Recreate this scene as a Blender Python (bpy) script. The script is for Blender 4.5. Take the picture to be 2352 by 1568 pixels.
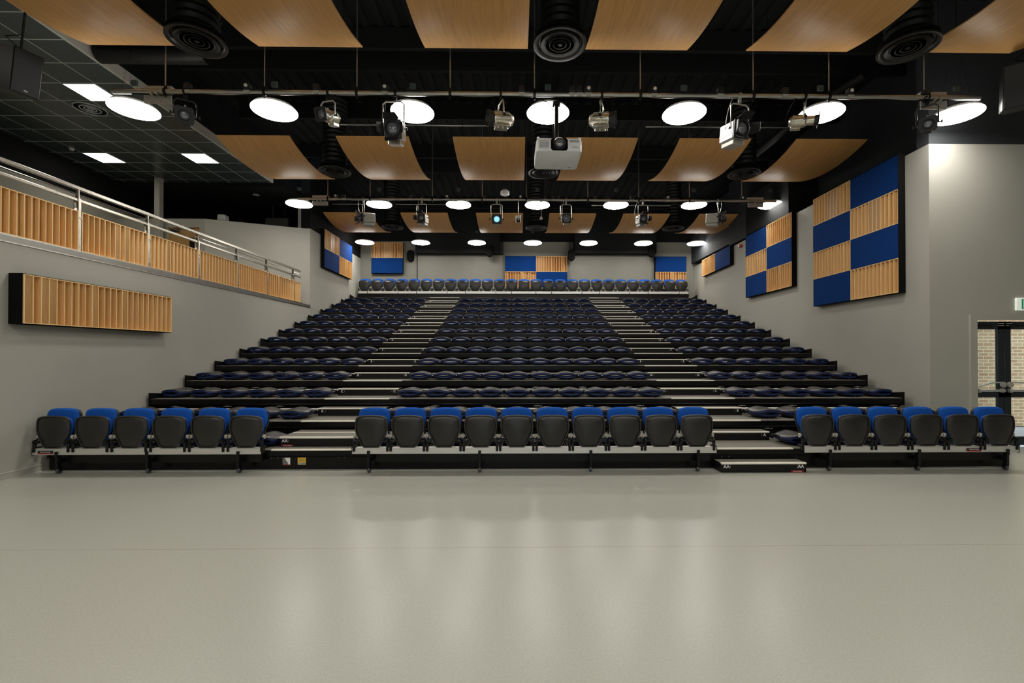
import bpy, math, random
from math import radians, sin, cos, pi
from mathutils import Vector, Matrix, Quaternion
random.seed(7)
S = bpy.context.scene
COL = S.collection
for o in list(bpy.data.objects):
    bpy.data.objects.remove(o)

# ------------------------------------------------------------------ camera, world, exposure
EYE = 1.64
cam_d = bpy.data.cameras.new('camera')
cam = bpy.data.objects.new('camera', cam_d)
COL.objects.link(cam)
cam_d.sensor_width = 36.0
cam_d.lens = 1075.0 / 2352.0 * 36.0
cam_d.shift_x = -31.2 / 2352.0
cam_d.shift_y = 19.5 / 2352.0
cam_d.clip_start = 0.05
cam_d.clip_end = 200
cam.location = (0, 0, EYE)
cam.rotation_euler = (radians(90.4), 0, -0.0141)
S.camera = cam

W = bpy.data.worlds.new('world')
S.world = W
W.use_nodes = True
nt = W.node_tree
nt.nodes.clear()
wo = nt.nodes.new('ShaderNodeOutputWorld')
bg = nt.nodes.new('ShaderNodeBackground')
bg.inputs[0].default_value = (0.74, 0.86, 1.0, 1)
bg.inputs[1].default_value = 4.2
nt.links.new(bg.outputs[0], wo.inputs[0])

S.view_settings.view_transform = 'Standard'
S.view_settings.look = 'None'
S.view_settings.gamma = 1.0
S.view_settings.exposure = 0.0
S.view_settings.use_curve_mapping = False
S.cycles.use_denoising = True
S.cycles.max_bounces = 8
S.cycles.diffuse_bounces = 5
S.cycles.glossy_bounces = 4
S.cycles.sample_clamp_indirect = 6.0
S.cycles.caustics_reflective = False
S.cycles.caustics_refractive = False

LAMP_L = 35.0           # radiance of the round ceiling lamps
LAMP_C = (1.0, 0.965, 0.90)

# ------------------------------------------------------------------ materials
def mat(name, col, rough=0.6, metal=0.0, spec=0.5, coat=0.0, emit=None, estr=0.0):
    m = bpy.data.materials.new(name)
    m.use_nodes = True
    b = m.node_tree.nodes['Principled BSDF']
    b.inputs['Base Color'].default_value = (*col, 1)
    b.inputs['Roughness'].default_value = rough
    b.inputs['Metallic'].default_value = metal
    b.inputs['Specular IOR Level'].default_value = spec
    b.inputs['Coat Weight'].default_value = coat
    if emit:
        b.inputs['Emission Color'].default_value = (*emit, 1)
        b.inputs['Emission Strength'].default_value = estr
    return m

def noisy(m, scale=(8, 8, 8), amt=0.12, detail=4, bump=0.0, bscale=120, rvar=0.0):
    """multiply the base colour by object-space noise, optional fine bump"""
    t = m.node_tree
    b = t.nodes['Principled BSDF']
    tc = t.nodes.new('ShaderNodeTexCoord')
    mp = t.nodes.new('ShaderNodeMapping')
    mp.inputs['Scale'].default_value = scale
    n = t.nodes.new('ShaderNodeTexNoise')
    n.inputs['Scale'].default_value = 1.0
    n.inputs['Detail'].default_value = detail
    t.links.new(tc.outputs['Object'], mp.inputs[0])
    t.links.new(mp.outputs[0], n.inputs['Vector'])
    r = t.nodes.new('ShaderNodeMapRange')
    r.inputs['From Min'].default_value = 0.3
    r.inputs['From Max'].default_value = 0.7
    r.inputs['To Min'].default_value = 1 - amt
    r.inputs['To Max'].default_value = 1 + amt
    t.links.new(n.outputs[0], r.inputs[0])
    mx = t.nodes.new('ShaderNodeVectorMath')
    mx.operation = 'SCALE'
    c = b.inputs['Base Color'].default_value
    mx.inputs[0].default_value = (c[0], c[1], c[2])
    t.links.new(r.outputs[0], mx.inputs['Scale'])
    t.links.new(mx.outputs[0], b.inputs['Base Color'])
    if bump > 0:
        n2 = t.nodes.new('ShaderNodeTexNoise')
        n2.inputs['Scale'].default_value = bscale
        n2.inputs['Detail'].default_value = 2
        t.links.new(tc.outputs['Object'], n2.inputs['Vector'])
        bp = t.nodes.new('ShaderNodeBump')
        bp.inputs['Strength'].default_value = bump
        bp.inputs['Distance'].default_value = 0.002
        t.links.new(n2.outputs[0], bp.inputs['Height'])
        t.links.new(bp.outputs[0], b.inputs['Normal'])
    if rvar > 0:
        r2 = t.nodes.new('ShaderNodeMapRange')
        ro = b.inputs['Roughness'].default_value
        r2.inputs['To Min'].default_value = ro - rvar
        r2.inputs['To Max'].default_value = ro + rvar
        t.links.new(n.outputs[0], r2.inputs[0])
        t.links.new(r2.outputs[0], b.inputs['Roughness'])
    return m

def wood(name, c1, c2, scale, rough=0.45, spec=0.4):
    m = mat(name, c1, rough, spec=spec)
    t = m.node_tree
    b = t.nodes['Principled BSDF']
    tc = t.nodes.new('ShaderNodeTexCoord')
    mp = t.nodes.new('ShaderNodeMapping')
    mp.inputs['Scale'].default_value = scale
    n = t.nodes.new('ShaderNodeTexNoise')
    n.inputs['Scale'].default_value = 1.0
    n.inputs['Detail'].default_value = 6
    n.inputs['Distortion'].default_value = 0.6
    cr = t.nodes.new('ShaderNodeValToRGB')
    cr.color_ramp.elements[0].position = 0.32
    cr.color_ramp.elements[0].color = (*c2, 1)
    cr.color_ramp.elements[1].position = 0.66
    cr.color_ramp.elements[1].color = (*c1, 1)
    oi = t.nodes.new('ShaderNodeObjectInfo')
    ad = t.nodes.new('ShaderNodeVectorMath')
    ad.operation = 'ADD'
    t.links.new(tc.outputs['Object'], ad.inputs[0])
    t.links.new(oi.outputs['Location'], ad.inputs[1])
    t.links.new(ad.outputs[0], mp.inputs[0])
    t.links.new(mp.outputs[0], n.inputs['Vector'])
    t.links.new(n.outputs[0], cr.inputs[0])
    t.links.new(cr.outputs[0], b.inputs['Base Color'])
    return m

def grid_lines(m, axes, step, off, width, col):
    """thin straight joints in object space: axes like 'XY'"""
    t = m.node_tree
    b = t.nodes['Principled BSDF']
    tc = t.nodes.new('ShaderNodeTexCoord')
    sp = t.nodes.new('ShaderNodeSeparateXYZ')
    t.links.new(tc.outputs['Object'], sp.inputs[0])
    last = None
    for ax, st, of in zip(axes, step, off):
        a = t.nodes.new('ShaderNodeMath'); a.operation = 'SUBTRACT'
        t.links.new(sp.outputs[ax], a.inputs[0]); a.inputs[1].default_value = of
        w = t.nodes.new('ShaderNodeMath'); w.operation = 'PINGPONG'
        t.links.new(a.outputs[0], w.inputs[0]); w.inputs[1].default_value = st / 2
        l = t.nodes.new('ShaderNodeMath'); l.operation = 'LESS_THAN'
        t.links.new(w.outputs[0], l.inputs[0]); l.inputs[1].default_value = width / 2
        if last is None:
            last = l
        else:
            q = t.nodes.new('ShaderNodeMath'); q.operation = 'MAXIMUM'
            t.links.new(last.outputs[0], q.inputs[0]); t.links.new(l.outputs[0], q.inputs[1])
            last = q
    mx = t.nodes.new('ShaderNodeMix'); mx.data_type = 'RGBA'
    t.links.new(last.outputs[0], mx.inputs['Factor'])
    src = b.inputs['Base Color'].links[0].from_socket if b.inputs['Base Color'].links else None
    if src:
        t.links.new(src, mx.inputs[6])
    else:
        mx.inputs[6].default_value = b.inputs['Base Color'].default_value[:]
    mx.inputs[7].default_value = (*col, 1)
    t.links.new(mx.outputs[2], b.inputs['Base Color'])
    return m

M = {}
M['floor'] = grid_lines(noisy(mat('grey_green_vinyl', (0.435, 0.438, 0.378), 0.27, spec=0.35), (70, 70, 1), 0.06, 3), 'Y', (8.0,), (3.97,), 0.004, (0.2, 0.19, 0.155))
M['wall'] = noisy(mat('taupe_wall_paint', (0.425, 0.415, 0.362), 0.75, spec=0.3), (1.2, 1.2, 1.2), 0.03, 4, 0.05, 260)
M['partition_dimmed'] = noisy(mat('grey_partition_dim', (0.235, 0.23, 0.20), 0.85, spec=0.2), (1.2, 1.2, 1.2), 0.03, 4, 0.05, 260)  # partition grey taken darker, with the far wall's dimness put into the colour
M['black_paint'] = noisy(mat('black_wall_paint', (0.0055, 0.006, 0.0065), 0.85, spec=0.25), (1, 1, 1), 0.1)
M['charcoal'] = noisy(mat('charcoal_wall_paint', (0.03, 0.033, 0.036), 0.85, spec=0.25), (1, 1, 1), 0.1)
M['white_trim'] = mat('pale_trim', (0.55, 0.53, 0.47), 0.5)
M['tile'] = grid_lines(noisy(mat('dark_ceiling_tile', (0.046, 0.060, 0.062), 0.26, spec=0.5), (3, 3, 3), 0.1), 'XY', (0.61, 0.61), (-7.3, 9.41), 0.022, (0.40, 0.44, 0.43))
M['steel'] = noisy(mat('brushed_steel', (0.52, 0.49, 0.43), 0.24, 1.0), (40, 2, 40), 0.08)
M['ledge'] = noisy(mat('dull_steel_ledge', (0.30, 0.29, 0.26), 0.25, 0.6), (4, 4, 4), 0.08)
M['alu'] = noisy(mat('brushed_aluminium', (0.74, 0.72, 0.69), 0.42, 0.75), (2, 40, 40), 0.06)
M['beam_pale'] = noisy(mat('pale_aluminium', (0.88, 0.86, 0.82), 0.4, 0.25), (2, 40, 40), 0.05)
M['pipe'] = noisy(mat('galvanised_pipe', (0.48, 0.475, 0.45), 0.35, 0.9), (6, 30, 30), 0.15)
M['black_metal'] = noisy(mat('black_metal', (0.005, 0.005, 0.0055), 0.4, spec=0.3), (6, 6, 6), 0.15)
M['black_matt'] = noisy(mat('black_matt', (0.004, 0.004, 0.004), 0.8, spec=0.1), (6, 6, 6), 0.15)
M['satin_fascia'] = noisy(mat('satin_black_fascia', (0.004, 0.0037, 0.0037), 0.28, spec=0.25), (3, 3, 3), 0.12)
M['plastic'] = noisy(mat('black_seat_plastic', (0.011, 0.010, 0.0092), 0.32, spec=0.6), (8, 8, 8), 0.12, 3, 0.25, 420)
M['rim'] = noisy(mat('seat_rim_plastic', (0.028, 0.024, 0.021), 0.36, spec=0.6), (8, 8, 8), 0.1, 3, 0.15, 420)
M['shell_top'] = noisy(mat('seat_shell_plastic', (0.024, 0.021, 0.018), 0.32, spec=0.8), (8, 8, 8), 0.12, 3, 0.2, 420)
M['blue'] = noisy(mat('blue_upholstery', (0.006, 0.085, 0.40), 0.85, spec=0.25), (60, 60, 60), 0.18, 3, 0.5, 600)
M['navy'] = noisy(mat('shaded_blue_upholstery', (0.0018, 0.010, 0.060), 0.45, spec=0.3), (60, 60, 60), 0.18, 3, 0.3, 600)  # blue cushion colour darkened to carry the shade on the folded seats
M['blue_panel'] = noisy(mat('blue_acoustic_fabric', (0.002, 0.034, 0.165), 0.9, spec=0.15), (40, 40, 40), 0.12, 3, 0.3, 700)
M['ivory'] = mat('ivory_plastic', (0.40, 0.375, 0.30), 0.45)
M['deck'] = noisy(mat('speckled_deck_vinyl', (0.17, 0.16, 0.13), 0.5, spec=0.4), (150, 150, 150), 0.35, 3)
M['nosing'] = noisy(mat('pale_nosing_strip', (0.92, 0.87, 0.74), 0.3, 0.0), (3, 40, 40), 0.05)
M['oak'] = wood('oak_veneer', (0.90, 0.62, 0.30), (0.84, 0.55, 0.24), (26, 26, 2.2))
M['oak_shaded'] = wood('oak_well_shaded', (0.50, 0.275, 0.095), (0.41, 0.215, 0.07), (26, 26, 2.2))  # darker oak that paints in the shade inside the diffuser wells
M['canopy'] = wood('canopy_veneer', (0.70, 0.385, 0.135), (0.59, 0.31, 0.098), (30, 1.6, 6), 0.44, 0.4)
M['white_plastic'] = noisy(mat('white_plastic', (0.86, 0.87, 0.89), 0.4), (6, 6, 6), 0.03)
M['grey_mark'] = mat('grey_print', (0.16, 0.16, 0.17), 0.5)
M['chrome'] = noisy(mat('fixture_alloy', (0.70, 0.66, 0.56), 0.28, 0.95), (20, 20, 20), 0.12)
M['silver'] = noisy(mat('silver_paint', (0.46, 0.45, 0.42), 0.4, 0.3), (20, 20, 20), 0.08)
M['fix_black'] = noisy(mat('fixture_black', (0.014, 0.014, 0.016), 0.45), (10, 10, 10), 0.15)
M['lens'] = mat('glass_lens', (0.20, 0.21, 0.25), 0.08, 0.3, 0.9, 0.8)
M['lens_blue'] = mat('blue_tinted_lens', (0.20, 0.5, 0.75), 0.08, 0.2, 0.9, 0.8, (0.25, 0.7, 1.0), 1.2)
M['lamp'] = mat('lamp_diffuser', (0.9, 0.9, 0.9), 0.5, emit=LAMP_C, estr=LAMP_L)
M['lamp_body'] = mat('lamp_housing', (0.05, 0.05, 0.045), 0.5)
M['driver'] = mat('grey_driver_box', (0.09, 0.12, 0.11), 0.5)
M['led_panel'] = mat('led_panel', (0.9, 0.9, 0.9), 0.5, emit=(1.0, 0.93, 0.80), estr=9.0)
M['downlight'] = mat('downlight_face', (0.4, 0.42, 0.44), 0.4)
M['duct'] = noisy(mat('black_duct', (0.007, 0.007, 0.007), 0.5, spec=0.3), (3, 3, 3), 0.2)
M['vent'] = noisy(mat('black_vent_ring', (0.012, 0.0115, 0.010), 0.4, spec=0.5), (3, 3, 3), 0.2)
M['white_ring'] = mat('pale_vent_ring', (0.45, 0.47, 0.47), 0.4)
M['door_black'] = noisy(mat('dark_blue_door_paint', (0.010, 0.016, 0.024), 0.35), (3, 3, 3), 0.1)
M['door_wood'] = wood('door_veneer', (0.52, 0.30, 0.10), (0.45, 0.25, 0.08), (20, 20, 2))
M['red'] = mat('red_plastic', (0.42, 0.02, 0.02), 0.4)
M['red_dark'] = mat('dark_red_label', (0.30, 0.015, 0.02), 0.4)
M['yellow'] = mat('yellow_label', (0.80, 0.48, 0.01), 0.4)
M['white_ink'] = mat('white_lettering', (0.85, 0.82, 0.80), 0.5)
M['green'] = mat('green_sign', (0.0, 0.16, 0.07), 0.4, emit=(0.0, 0.3, 0.12), estr=0.3)
M['sign_white'] = mat('lit_sign_face', (0.8, 0.82, 0.75), 0.4, emit=(0.9, 1.0, 0.85), estr=0.35)
M['ground'] = noisy(mat('paving', (0.5, 0.5, 0.5), 0.9), (3, 3, 3), 0.1)
M['rubber'] = mat('rubber_wheel', (0.05, 0.055, 0.06), 0.35, spec=0.7)

def glass():
    m = bpy.data.materials.new('door_glass')
    m.use_nodes = True
    t = m.node_tree
    t.nodes.clear()
    o = t.nodes.new('ShaderNodeOutputMaterial')
    tr = t.nodes.new('ShaderNodeBsdfTransparent')
    tr.inputs[0].default_value = (0.93, 0.96, 0.95, 1)
    g = t.nodes.new('ShaderNodeBsdfGlossy')
    g.inputs['Roughness'].default_value = 0.02
    lw = t.nodes.new('ShaderNodeLayerWeight')
    lw.inputs[0].default_value = 0.3
    f = t.nodes.new('ShaderNodeMath')
    f.operation = 'MULTIPLY_ADD'
    f.inputs[1].default_value = 0.22
    f.inputs[2].default_value = 0.03
    t.links.new(lw.outputs['Facing'], f.inputs[0])
    mx = t.nodes.new('ShaderNodeMixShader')
    t.links.new(f.outputs[0], mx.inputs[0])
    t.links.new(tr.outputs[0], mx.inputs[1])
    t.links.new(g.outputs[0], mx.inputs[2])
    t.links.new(mx.outputs[0], o.inputs[0])
    return m
M['glass'] = glass()

def brick():
    m = mat('buff_brick', (0.4, 0.3, 0.2), 0.9)
    t = m.node_tree
    b = t.nodes['Principled BSDF']
    tc = t.nodes.new('ShaderNodeTexCoord')
    sp = t.nodes.new('ShaderNodeSeparateXYZ')
    cb = t.nodes.new('ShaderNodeCombineXYZ')
    t.links.new(tc.outputs['Object'], sp.inputs[0])
    t.links.new(sp.outputs['X'], cb.inputs['X'])
    t.links.new(sp.outputs['Z'], cb.inputs['Y'])
    br = t.nodes.new('ShaderNodeTexBrick')
    br.inputs['Color1'].default_value = (0.46, 0.27, 0.135, 1)
    br.inputs['Color2'].default_value = (0.58, 0.41, 0.23, 1)
    br.inputs['Mortar'].default_value = (0.85, 0.72, 0.52, 1)
    br.inputs['Scale'].default_value = 1.0
    br.inputs['Mortar Size'].default_value = 0.007
    br.inputs['Brick Width'].default_value = 0.225
    br.inputs['Row Height'].default_value = 0.075
    t.links.new(cb.outputs[0], br.inputs['Vector'])
    t.links.new(br.outputs['Color'], b.inputs['Base Color'])
    return m
M['brick'] = brick()

# ------------------------------------------------------------------ mesh builder
class MB:
    def __init__(self):
        self.v = []; self.f = []; self.m = []; self.T = None; self.k = 0
    def add(self, vs, fs):
        n = len(self.v)
        if self.T is not None:
            vs = [self.T @ Vector(p) for p in vs]
        self.v += [tuple(p) for p in vs]
        self.f += [tuple(i + n for i in f) for f in fs]
        self.m += [self.k] * len(fs)
        return self
    def box(self, x0, x1, y0, y1, z0, z1, b=0.0):
        if b <= 0:
            vs = [(x, y, z) for x in (x0, x1) for y in (y0, y1) for z in (z0, z1)]
            return self.add(vs, [(0, 1, 3, 2), (4, 6, 7, 5), (0, 4, 5, 1), (2, 3, 7, 6), (0, 2, 6, 4), (1, 5, 7, 3)])
        b = min(b, (x1 - x0) * .45, (y1 - y0) * .45, (z1 - z0) * .45)
        vs = []; idx = {}
        X = (x0, x1); Y = (y0, y1); Z = (z0, z1); s = (1, -1)
        for i in (0, 1):
            for j in (0, 1):
                for k in (0, 1):
                    for a in range(3):
                        p = [X[i] + s[i] * b, Y[j] + s[j] * b, Z[k] + s[k] * b]
                        p[a] = (X[i], Y[j], Z[k])[a]
                        idx[(i, j, k, a)] = len(vs); vs.append(tuple(p))
        fs = []
        for i in (0, 1):
            fs.append([idx[(i, j, k, 0)] for j, k in ((0, 0), (0, 1), (1, 1), (1, 0))][::(1 if i == 0 else -1)])
            fs.append([idx[(j, i, k, 1)] for j, k in ((0, 0), (1, 0), (1, 1), (0, 1))][::(1 if i == 0 else -1)])
            fs.append([idx[(j, k, i, 2)] for j, k in ((0, 0), (0, 1), (1, 1), (1, 0))][::(1 if i == 0 else -1)])
        for i in (0, 1):
            for j in (0, 1):
                q = 1 if i == j else -1
                fs.append([idx[(i, j, 0, 0)], idx[(i, j, 1, 0)], idx[(i, j, 1, 1)], idx[(i, j, 0, 1)]][::-q])
                fs.append([idx[(i, 0, j, 0)], idx[(i, 1, j, 0)], idx[(i, 1, j, 2)], idx[(i, 0, j, 2)]][::q])
                fs.append([idx[(0, i, j, 1)], idx[(1, i, j, 1)], idx[(1, i, j, 2)], idx[(0, i, j, 2)]][::-q])
                for k in (0, 1):
                    r = [idx[(i, j, k, 0)], idx[(i, j, k, 1)], idx[(i, j, k, 2)]]
                    fs.append(r[::(1 if (i + j + k) % 2 else -1)])
        return self.add(vs, fs)
    def cyl(self, p0, p1, r0, r1=None, n=16, cap=True):
        r1 = r0 if r1 is None else r1
        p0 = Vector(p0); p1 = Vector(p1)
        d = (p1 - p0).normalized()
        q = d.to_track_quat('Z', 'Y')
        vs = []
        for p, r in ((p0, r0), (p1, r1)):
            for i in range(n):
                a = 2 * pi * i / n
                vs.append(p + q @ Vector((r * cos(a), r * sin(a), 0)))
        fs = [(i, (i + 1) % n, n + (i + 1) % n, n + i) for i in range(n)]
        if cap:
            fs += [tuple(range(n - 1, -1, -1)), tuple(range(n, 2 * n))]
        return self.add(vs, fs)
    def tube(self, pts, r, n=8):
        pts = [Vector(p) for p in pts]
        vs = []
        up = Vector((0, 0, 1))
        for i, p in enumerate(pts):
            d = (pts[min(i + 1, len(pts) - 1)] - pts[max(i - 1, 0)]).normalized()
            a = d.cross(up)
            if a.length < 1e-3:
                a = Vector((1, 0, 0))
            a.normalize(); b = a.cross(d)
            for k in range(n):
                t = 2 * pi * k / n
                vs.append(p + a * (r * cos(t)) + b * (r * sin(t)))
        fs = []
        for i in range(len(pts) - 1):
            for k in range(n):
                fs.append((i * n + k, (i + 1) * n + k, (i + 1) * n + (k + 1) % n, i * n + (k + 1) % n))
        fs += [tuple(range(n)), tuple(range(len(vs) - 1, len(vs) - n - 1, -1))]
        return self.add(vs, fs)
    def lathe(self, prof, n=32, axis='Z', c=(0, 0, 0)):
        """prof: list of (radius, height)"""
        vs = []
        for r, h in prof:
            for i in range(n):
                a = 2 * pi * i / n
                x, y = r * cos(a), r * sin(a)
                p = (x, y, h) if axis == 'Z' else ((x, h, y) if axis == 'Y' else (h, x, y))
                vs.append((p[0] + c[0], p[1] + c[1], p[2] + c[2]))
        fs = []
        for j in range(len(prof) - 1):
            for i in range(n):
                fs.append((j * n + i, j * n + (i + 1) % n, (j + 1) * n + (i + 1) % n, (j + 1) * n + i))
        if prof[0][0] > 1e-6: fs.append(tuple(range(n - 1, -1, -1)))
        if prof[-1][0] > 1e-6: fs.append(tuple(range((len(prof) - 1) * n, len(prof) * n)))
        return self.add(vs, fs)
    def rings(self, rings, cap0=True, cap1=True):
        n = len(rings[0]); vs = [p for r in rings for p in r]
        fs = []
        for j in range(len(rings) - 1):
            for i in range(n):
                fs.append((j * n + i, j * n + (i + 1) % n, (j + 1) * n + (i + 1) % n, (j + 1) * n + i))
        if cap0: fs.append(tuple(range(n - 1, -1, -1)))
        if cap1: fs.append(tuple(range((len(rings) - 1) * n, len(rings) * n)))
        return self.add(vs, fs)
    def pillow(self, w, d, zb, zt, y0=0.0, nu=14, nv=8, pu=7):
        """cushion with round plan and round edges; zb/zt are functions of u in -1..1, v in 0..1"""
        vs = []
        for side in (0, 1):
            for j in range(nv + 1):
                v = 0.5 - 0.5 * cos(pi * j / nv)
                for i in range(nu + 1):
                    u = -cos(pi * i / nu)
                    pl = (1 - abs(2 * v - 1) ** 5 * 0.22)
                    x = u * w / 2 * pl
                    y = y0 + d * (0.5 + (v - 0.5) * (1 - abs(u) ** 5 * 0.16))
                    e = max(0.0, (1 - abs(u) ** pu)) ** 0.5 * max(0.0, (1 - abs(2 * v - 1) ** pu)) ** 0.5
                    lo, hi = zb(u, v), zt(u, v)
                    mid = (lo + hi) / 2
                    vs.append((x, y, mid + ((hi if side else lo) - mid) * e))
        N = (nu + 1) * (nv + 1); fs = []
        for j in range(nv):
            for i in range(nu):
                a = j * (nu + 1) + i
                fs.append((a, a + nu + 1, a + nu + 2, a + 1))
                fs.append((N + a, N + a + 1, N + a + nu + 2, N + a + nu + 1))
        return self.add(vs, fs)
    def mesh(self, name, mats, smooth=True):
        me = bpy.data.meshes.new(name)
        me.from_pydata(self.v, [], self.f)
        mats = mats if isinstance(mats, (list, tuple)) else [mats]
        for m in mats: me.materials.append(m)
        if len(mats) > 1: me.polygons.foreach_set('material_index', self.m)
        if smooth:
            me.shade_smooth()
            me.set_sharp_from_angle(angle=radians(38))
        me.update()
        return me
    def obj(self, name, mats, parent=None, smooth=True, loc=None):
        o = bpy.data.objects.new(name, self.mesh(name, mats, smooth))
        COL.objects.link(o)
        if parent: o.parent = parent
        if loc: o.location = loc
        return o

def put(name, me, parent=None, loc=(0, 0, 0), rot=(0, 0, 0)):
    o = bpy.data.objects.new(name, me); COL.objects.link(o)
    o.parent = parent; o.location = loc; o.rotation_euler = rot
    return o
def tag(o, label, cat, group=None, kind=None):
    if label: o['label'] = label
    if cat: o['category'] = cat
    if group: o['group'] = group
    if kind: o['kind'] = kind
    return o
def thing(name, label, cat, loc=(0, 0, 0), rz=0.0, group=None):
    o = bpy.data.objects.new(name, None); COL.objects.link(o)
    o.empty_display_size = 0.1
    o.location = loc; o.rotation_euler = (0, 0, rz)
    return tag(o, label, cat, group)
def struct(name, mb, m, label=None, smooth=False):
    o = mb.obj(name, m, None, smooth); o['kind'] = 'structure'
    if label: o['label'] = label
    return o
def copy_tree(o, parent=None):
    c = o.copy(); COL.objects.link(c); c.parent = parent
    for ch in KIDS.get(o.name, []): copy_tree_part(ch, c)
    return c
def copy_tree_part(o, parent):
    c = o.copy(); COL.objects.link(c); c.parent = parent
    for ch in KIDS.get(o.name, []): copy_tree_part(ch, c)
KIDS = {}
def remember(root):
    for o in COL.objects:
        if o.parent is not None:
            KIDS.setdefault(o.parent.name, [])
            if o not in KIDS[o.parent.name]: KIDS[o.parent.name].append(o)
ORD = ['first', 'second', 'third', 'fourth', 'fifth', 'sixth', 'seventh', 'eighth', 'ninth', 'tenth', 'eleventh', 'twelfth', 'thirteenth', 'fourteenth',
       'fifteenth', 'sixteenth', 'seventeenth', 'eighteenth', 'nineteenth', 'twentieth', 'twenty-first', 'twenty-second', 'twenty-third', 'twenty-fourth', 'twenty-fifth', 'twenty-sixth', 'twenty-seventh']

_txt = {}
def text_mesh(s, size, m, extrude=0.0008, bold=0.0):
    k = (s, size, m.name)
    if k in _txt: return _txt[k]
    cu = bpy.data.curves.new('lettering', 'FONT')
    cu.body = s; cu.size = size; cu.extrude = extrude; cu.offset = bold
    cu.align_x = 'CENTER'; cu.align_y = 'CENTER'; cu.resolution_u = 3
    o = bpy.data.objects.new('lettering_tmp', cu); COL.objects.link(o)
    bpy.context.view_layer.update()
    me = bpy.data.meshes.new_from_object(o.evaluated_get(bpy.context.evaluated_depsgraph_get()))
    me.name = 'lettering'
    me.materials.clear(); me.materials.append(m)
    bpy.data.objects.remove(o); bpy.data.curves.remove(cu)
    _txt[k] = me
    return me

# ------------------------------------------------------------------ room shell
XL, YB, ZC = -6.65, 19.75, 7.9
def rw(y):                       # right wall face, very slightly splayed
    return 7.2 + (y - 8.1) * 0.0215
struct('floor', MB().box(-7.0, 12.3, -7.2, 8.1, -0.15, 0.0).box(-7.0, 7.5, 8.1, 20.0, -0.15, 0.0), M['floor'])
b = MB().box(-12.2, 12.3, -7.2, 8.35, ZC, ZC + 0.15).box(-12.2, 8.4, 8.35, 20.0, ZC, ZC + 0.15)
x = -6.9
while x < 9.0:                   # profiled metal deck, ribs running away from the stage
    b.add([(x, -7.2, ZC), (x + .03, -7.2, ZC - .055), (x + .15, -7.2, ZC - .055), (x + .18, -7.2, ZC),
           (x, 19.75, ZC), (x + .03, 19.75, ZC - .055), (x + .15, 19.75, ZC - .055), (x + .18, 19.75, ZC)],
          [(0, 1, 5, 4), (1, 2, 6, 5), (2, 3, 7, 6)])
    x += 0.3
struct('ceiling', b, M['black_paint'])
# left wall: solid below the balcony, full height past it
struct('wall_left', MB().box(-6.95, XL, -7.2, 15.0, 0, 3.09).box(-6.95, XL - .012, 15.0, YB, 0, 5.62), M['wall'])
struct('wall_left_upper', MB().box(-6.95, XL - .012, 15.0, YB, 5.62, ZC), M['black_paint'])
struct('trim_1', MB().box(-6.93, XL + .012, -7.2, 15.0, 3.08, 3.095), M['steel'], smooth=False)
struct('trim_15', MB().box(-6.93, XL + .004, -7.2, 15.0, 3.095, 3.175), M['ledge'])
struct('baseboard_left', MB().box(XL, XL + .012, -7.2, 6.62, 0, 0.09), M['wall'])
struct('trim_2', MB().box(XL, XL + .016, -7.2, 6.62, 0.088, 0.098).box(XL, XL + .03, -7.2, 6.62, 0, 0.006), M['white_trim'])
# right wall
def slant(z0, z1, y0, y1, off=0.0, th=0.3):
    xa, xb = rw(y0) + off, rw(y1) + off
    return [(xa, y0, z0), (xa + th, y0, z0), (xb + th, y1, z0), (xb, y1, z0), (xa, y0, z1), (xa + th, y0, z1), (xb + th, y1, z1), (xb, y1, z1)], \
           [(0, 3, 2, 1), (4, 5, 6, 7), (0, 1, 5, 4), (1, 2, 6, 5), (2, 3, 7, 6), (3, 0, 4, 7)]
struct('wall_right', MB().add(*slant(0, 5.32, 8.1, YB, 0, 0.30)), M['wall'])
struct('wall_right_upper', MB().box(8.1, 8.4, 8.36, YB, 5.37, ZC).box(7.55, 8.3, 8.41, YB + .2, 5.24, 5.325), M['charcoal'])
struct('wall_front_right', MB().box(7.50, 7.9, 8.1, 8.33, 0, 5.32).box(7.9, 9.98, 8.1, 8.35, 2.32, 5.32).box(9.98, 12.3, 8.1, 8.35, 0, 5.32), M['wall'])
struct('wall_front_right_upper', MB().box(7.2, 12.3, 8.1, 8.35, 5.32, ZC), M['charcoal'])
struct('wall_side_right', MB().box(12.0, 12.3, -7.2, 8.1, 0, ZC), M['wall'])
struct('wall_rear', MB().box(-12.2, -1.0, -7.4, -7.2, 0, ZC).box(1.4, 12.3, -7.4, -7.2, 0, ZC).box(-1.0, 1.4, -7.4, -7.2, 0, 1.3).box(-1.0, 1.4, -7.4, -7.2, 3.1, ZC), M['wall'])
w_ = MB().box(-1.0, 1.4, -7.36, -7.30, 1.3, 1.36).box(-1.0, 1.4, -7.36, -7.30, 3.04, 3.1).box(-1.0, -.94, -7.36, -7.30, 1.36, 3.04).box(1.34, 1.4, -7.36, -7.30, 1.36, 3.04).box(.17, .23, -7.36, -7.30, 1.36, 3.04).obj('added_window_1', M['door_black'], None, False)  # unseen window, added to bring highlights and fill from behind the camera
tag(w_, None, None, None, 'structure')
MB().box(-.94, 1.34, -7.335, -7.329, 1.36, 3.04).obj('glass_pane', M['glass'], w_, False)
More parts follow.
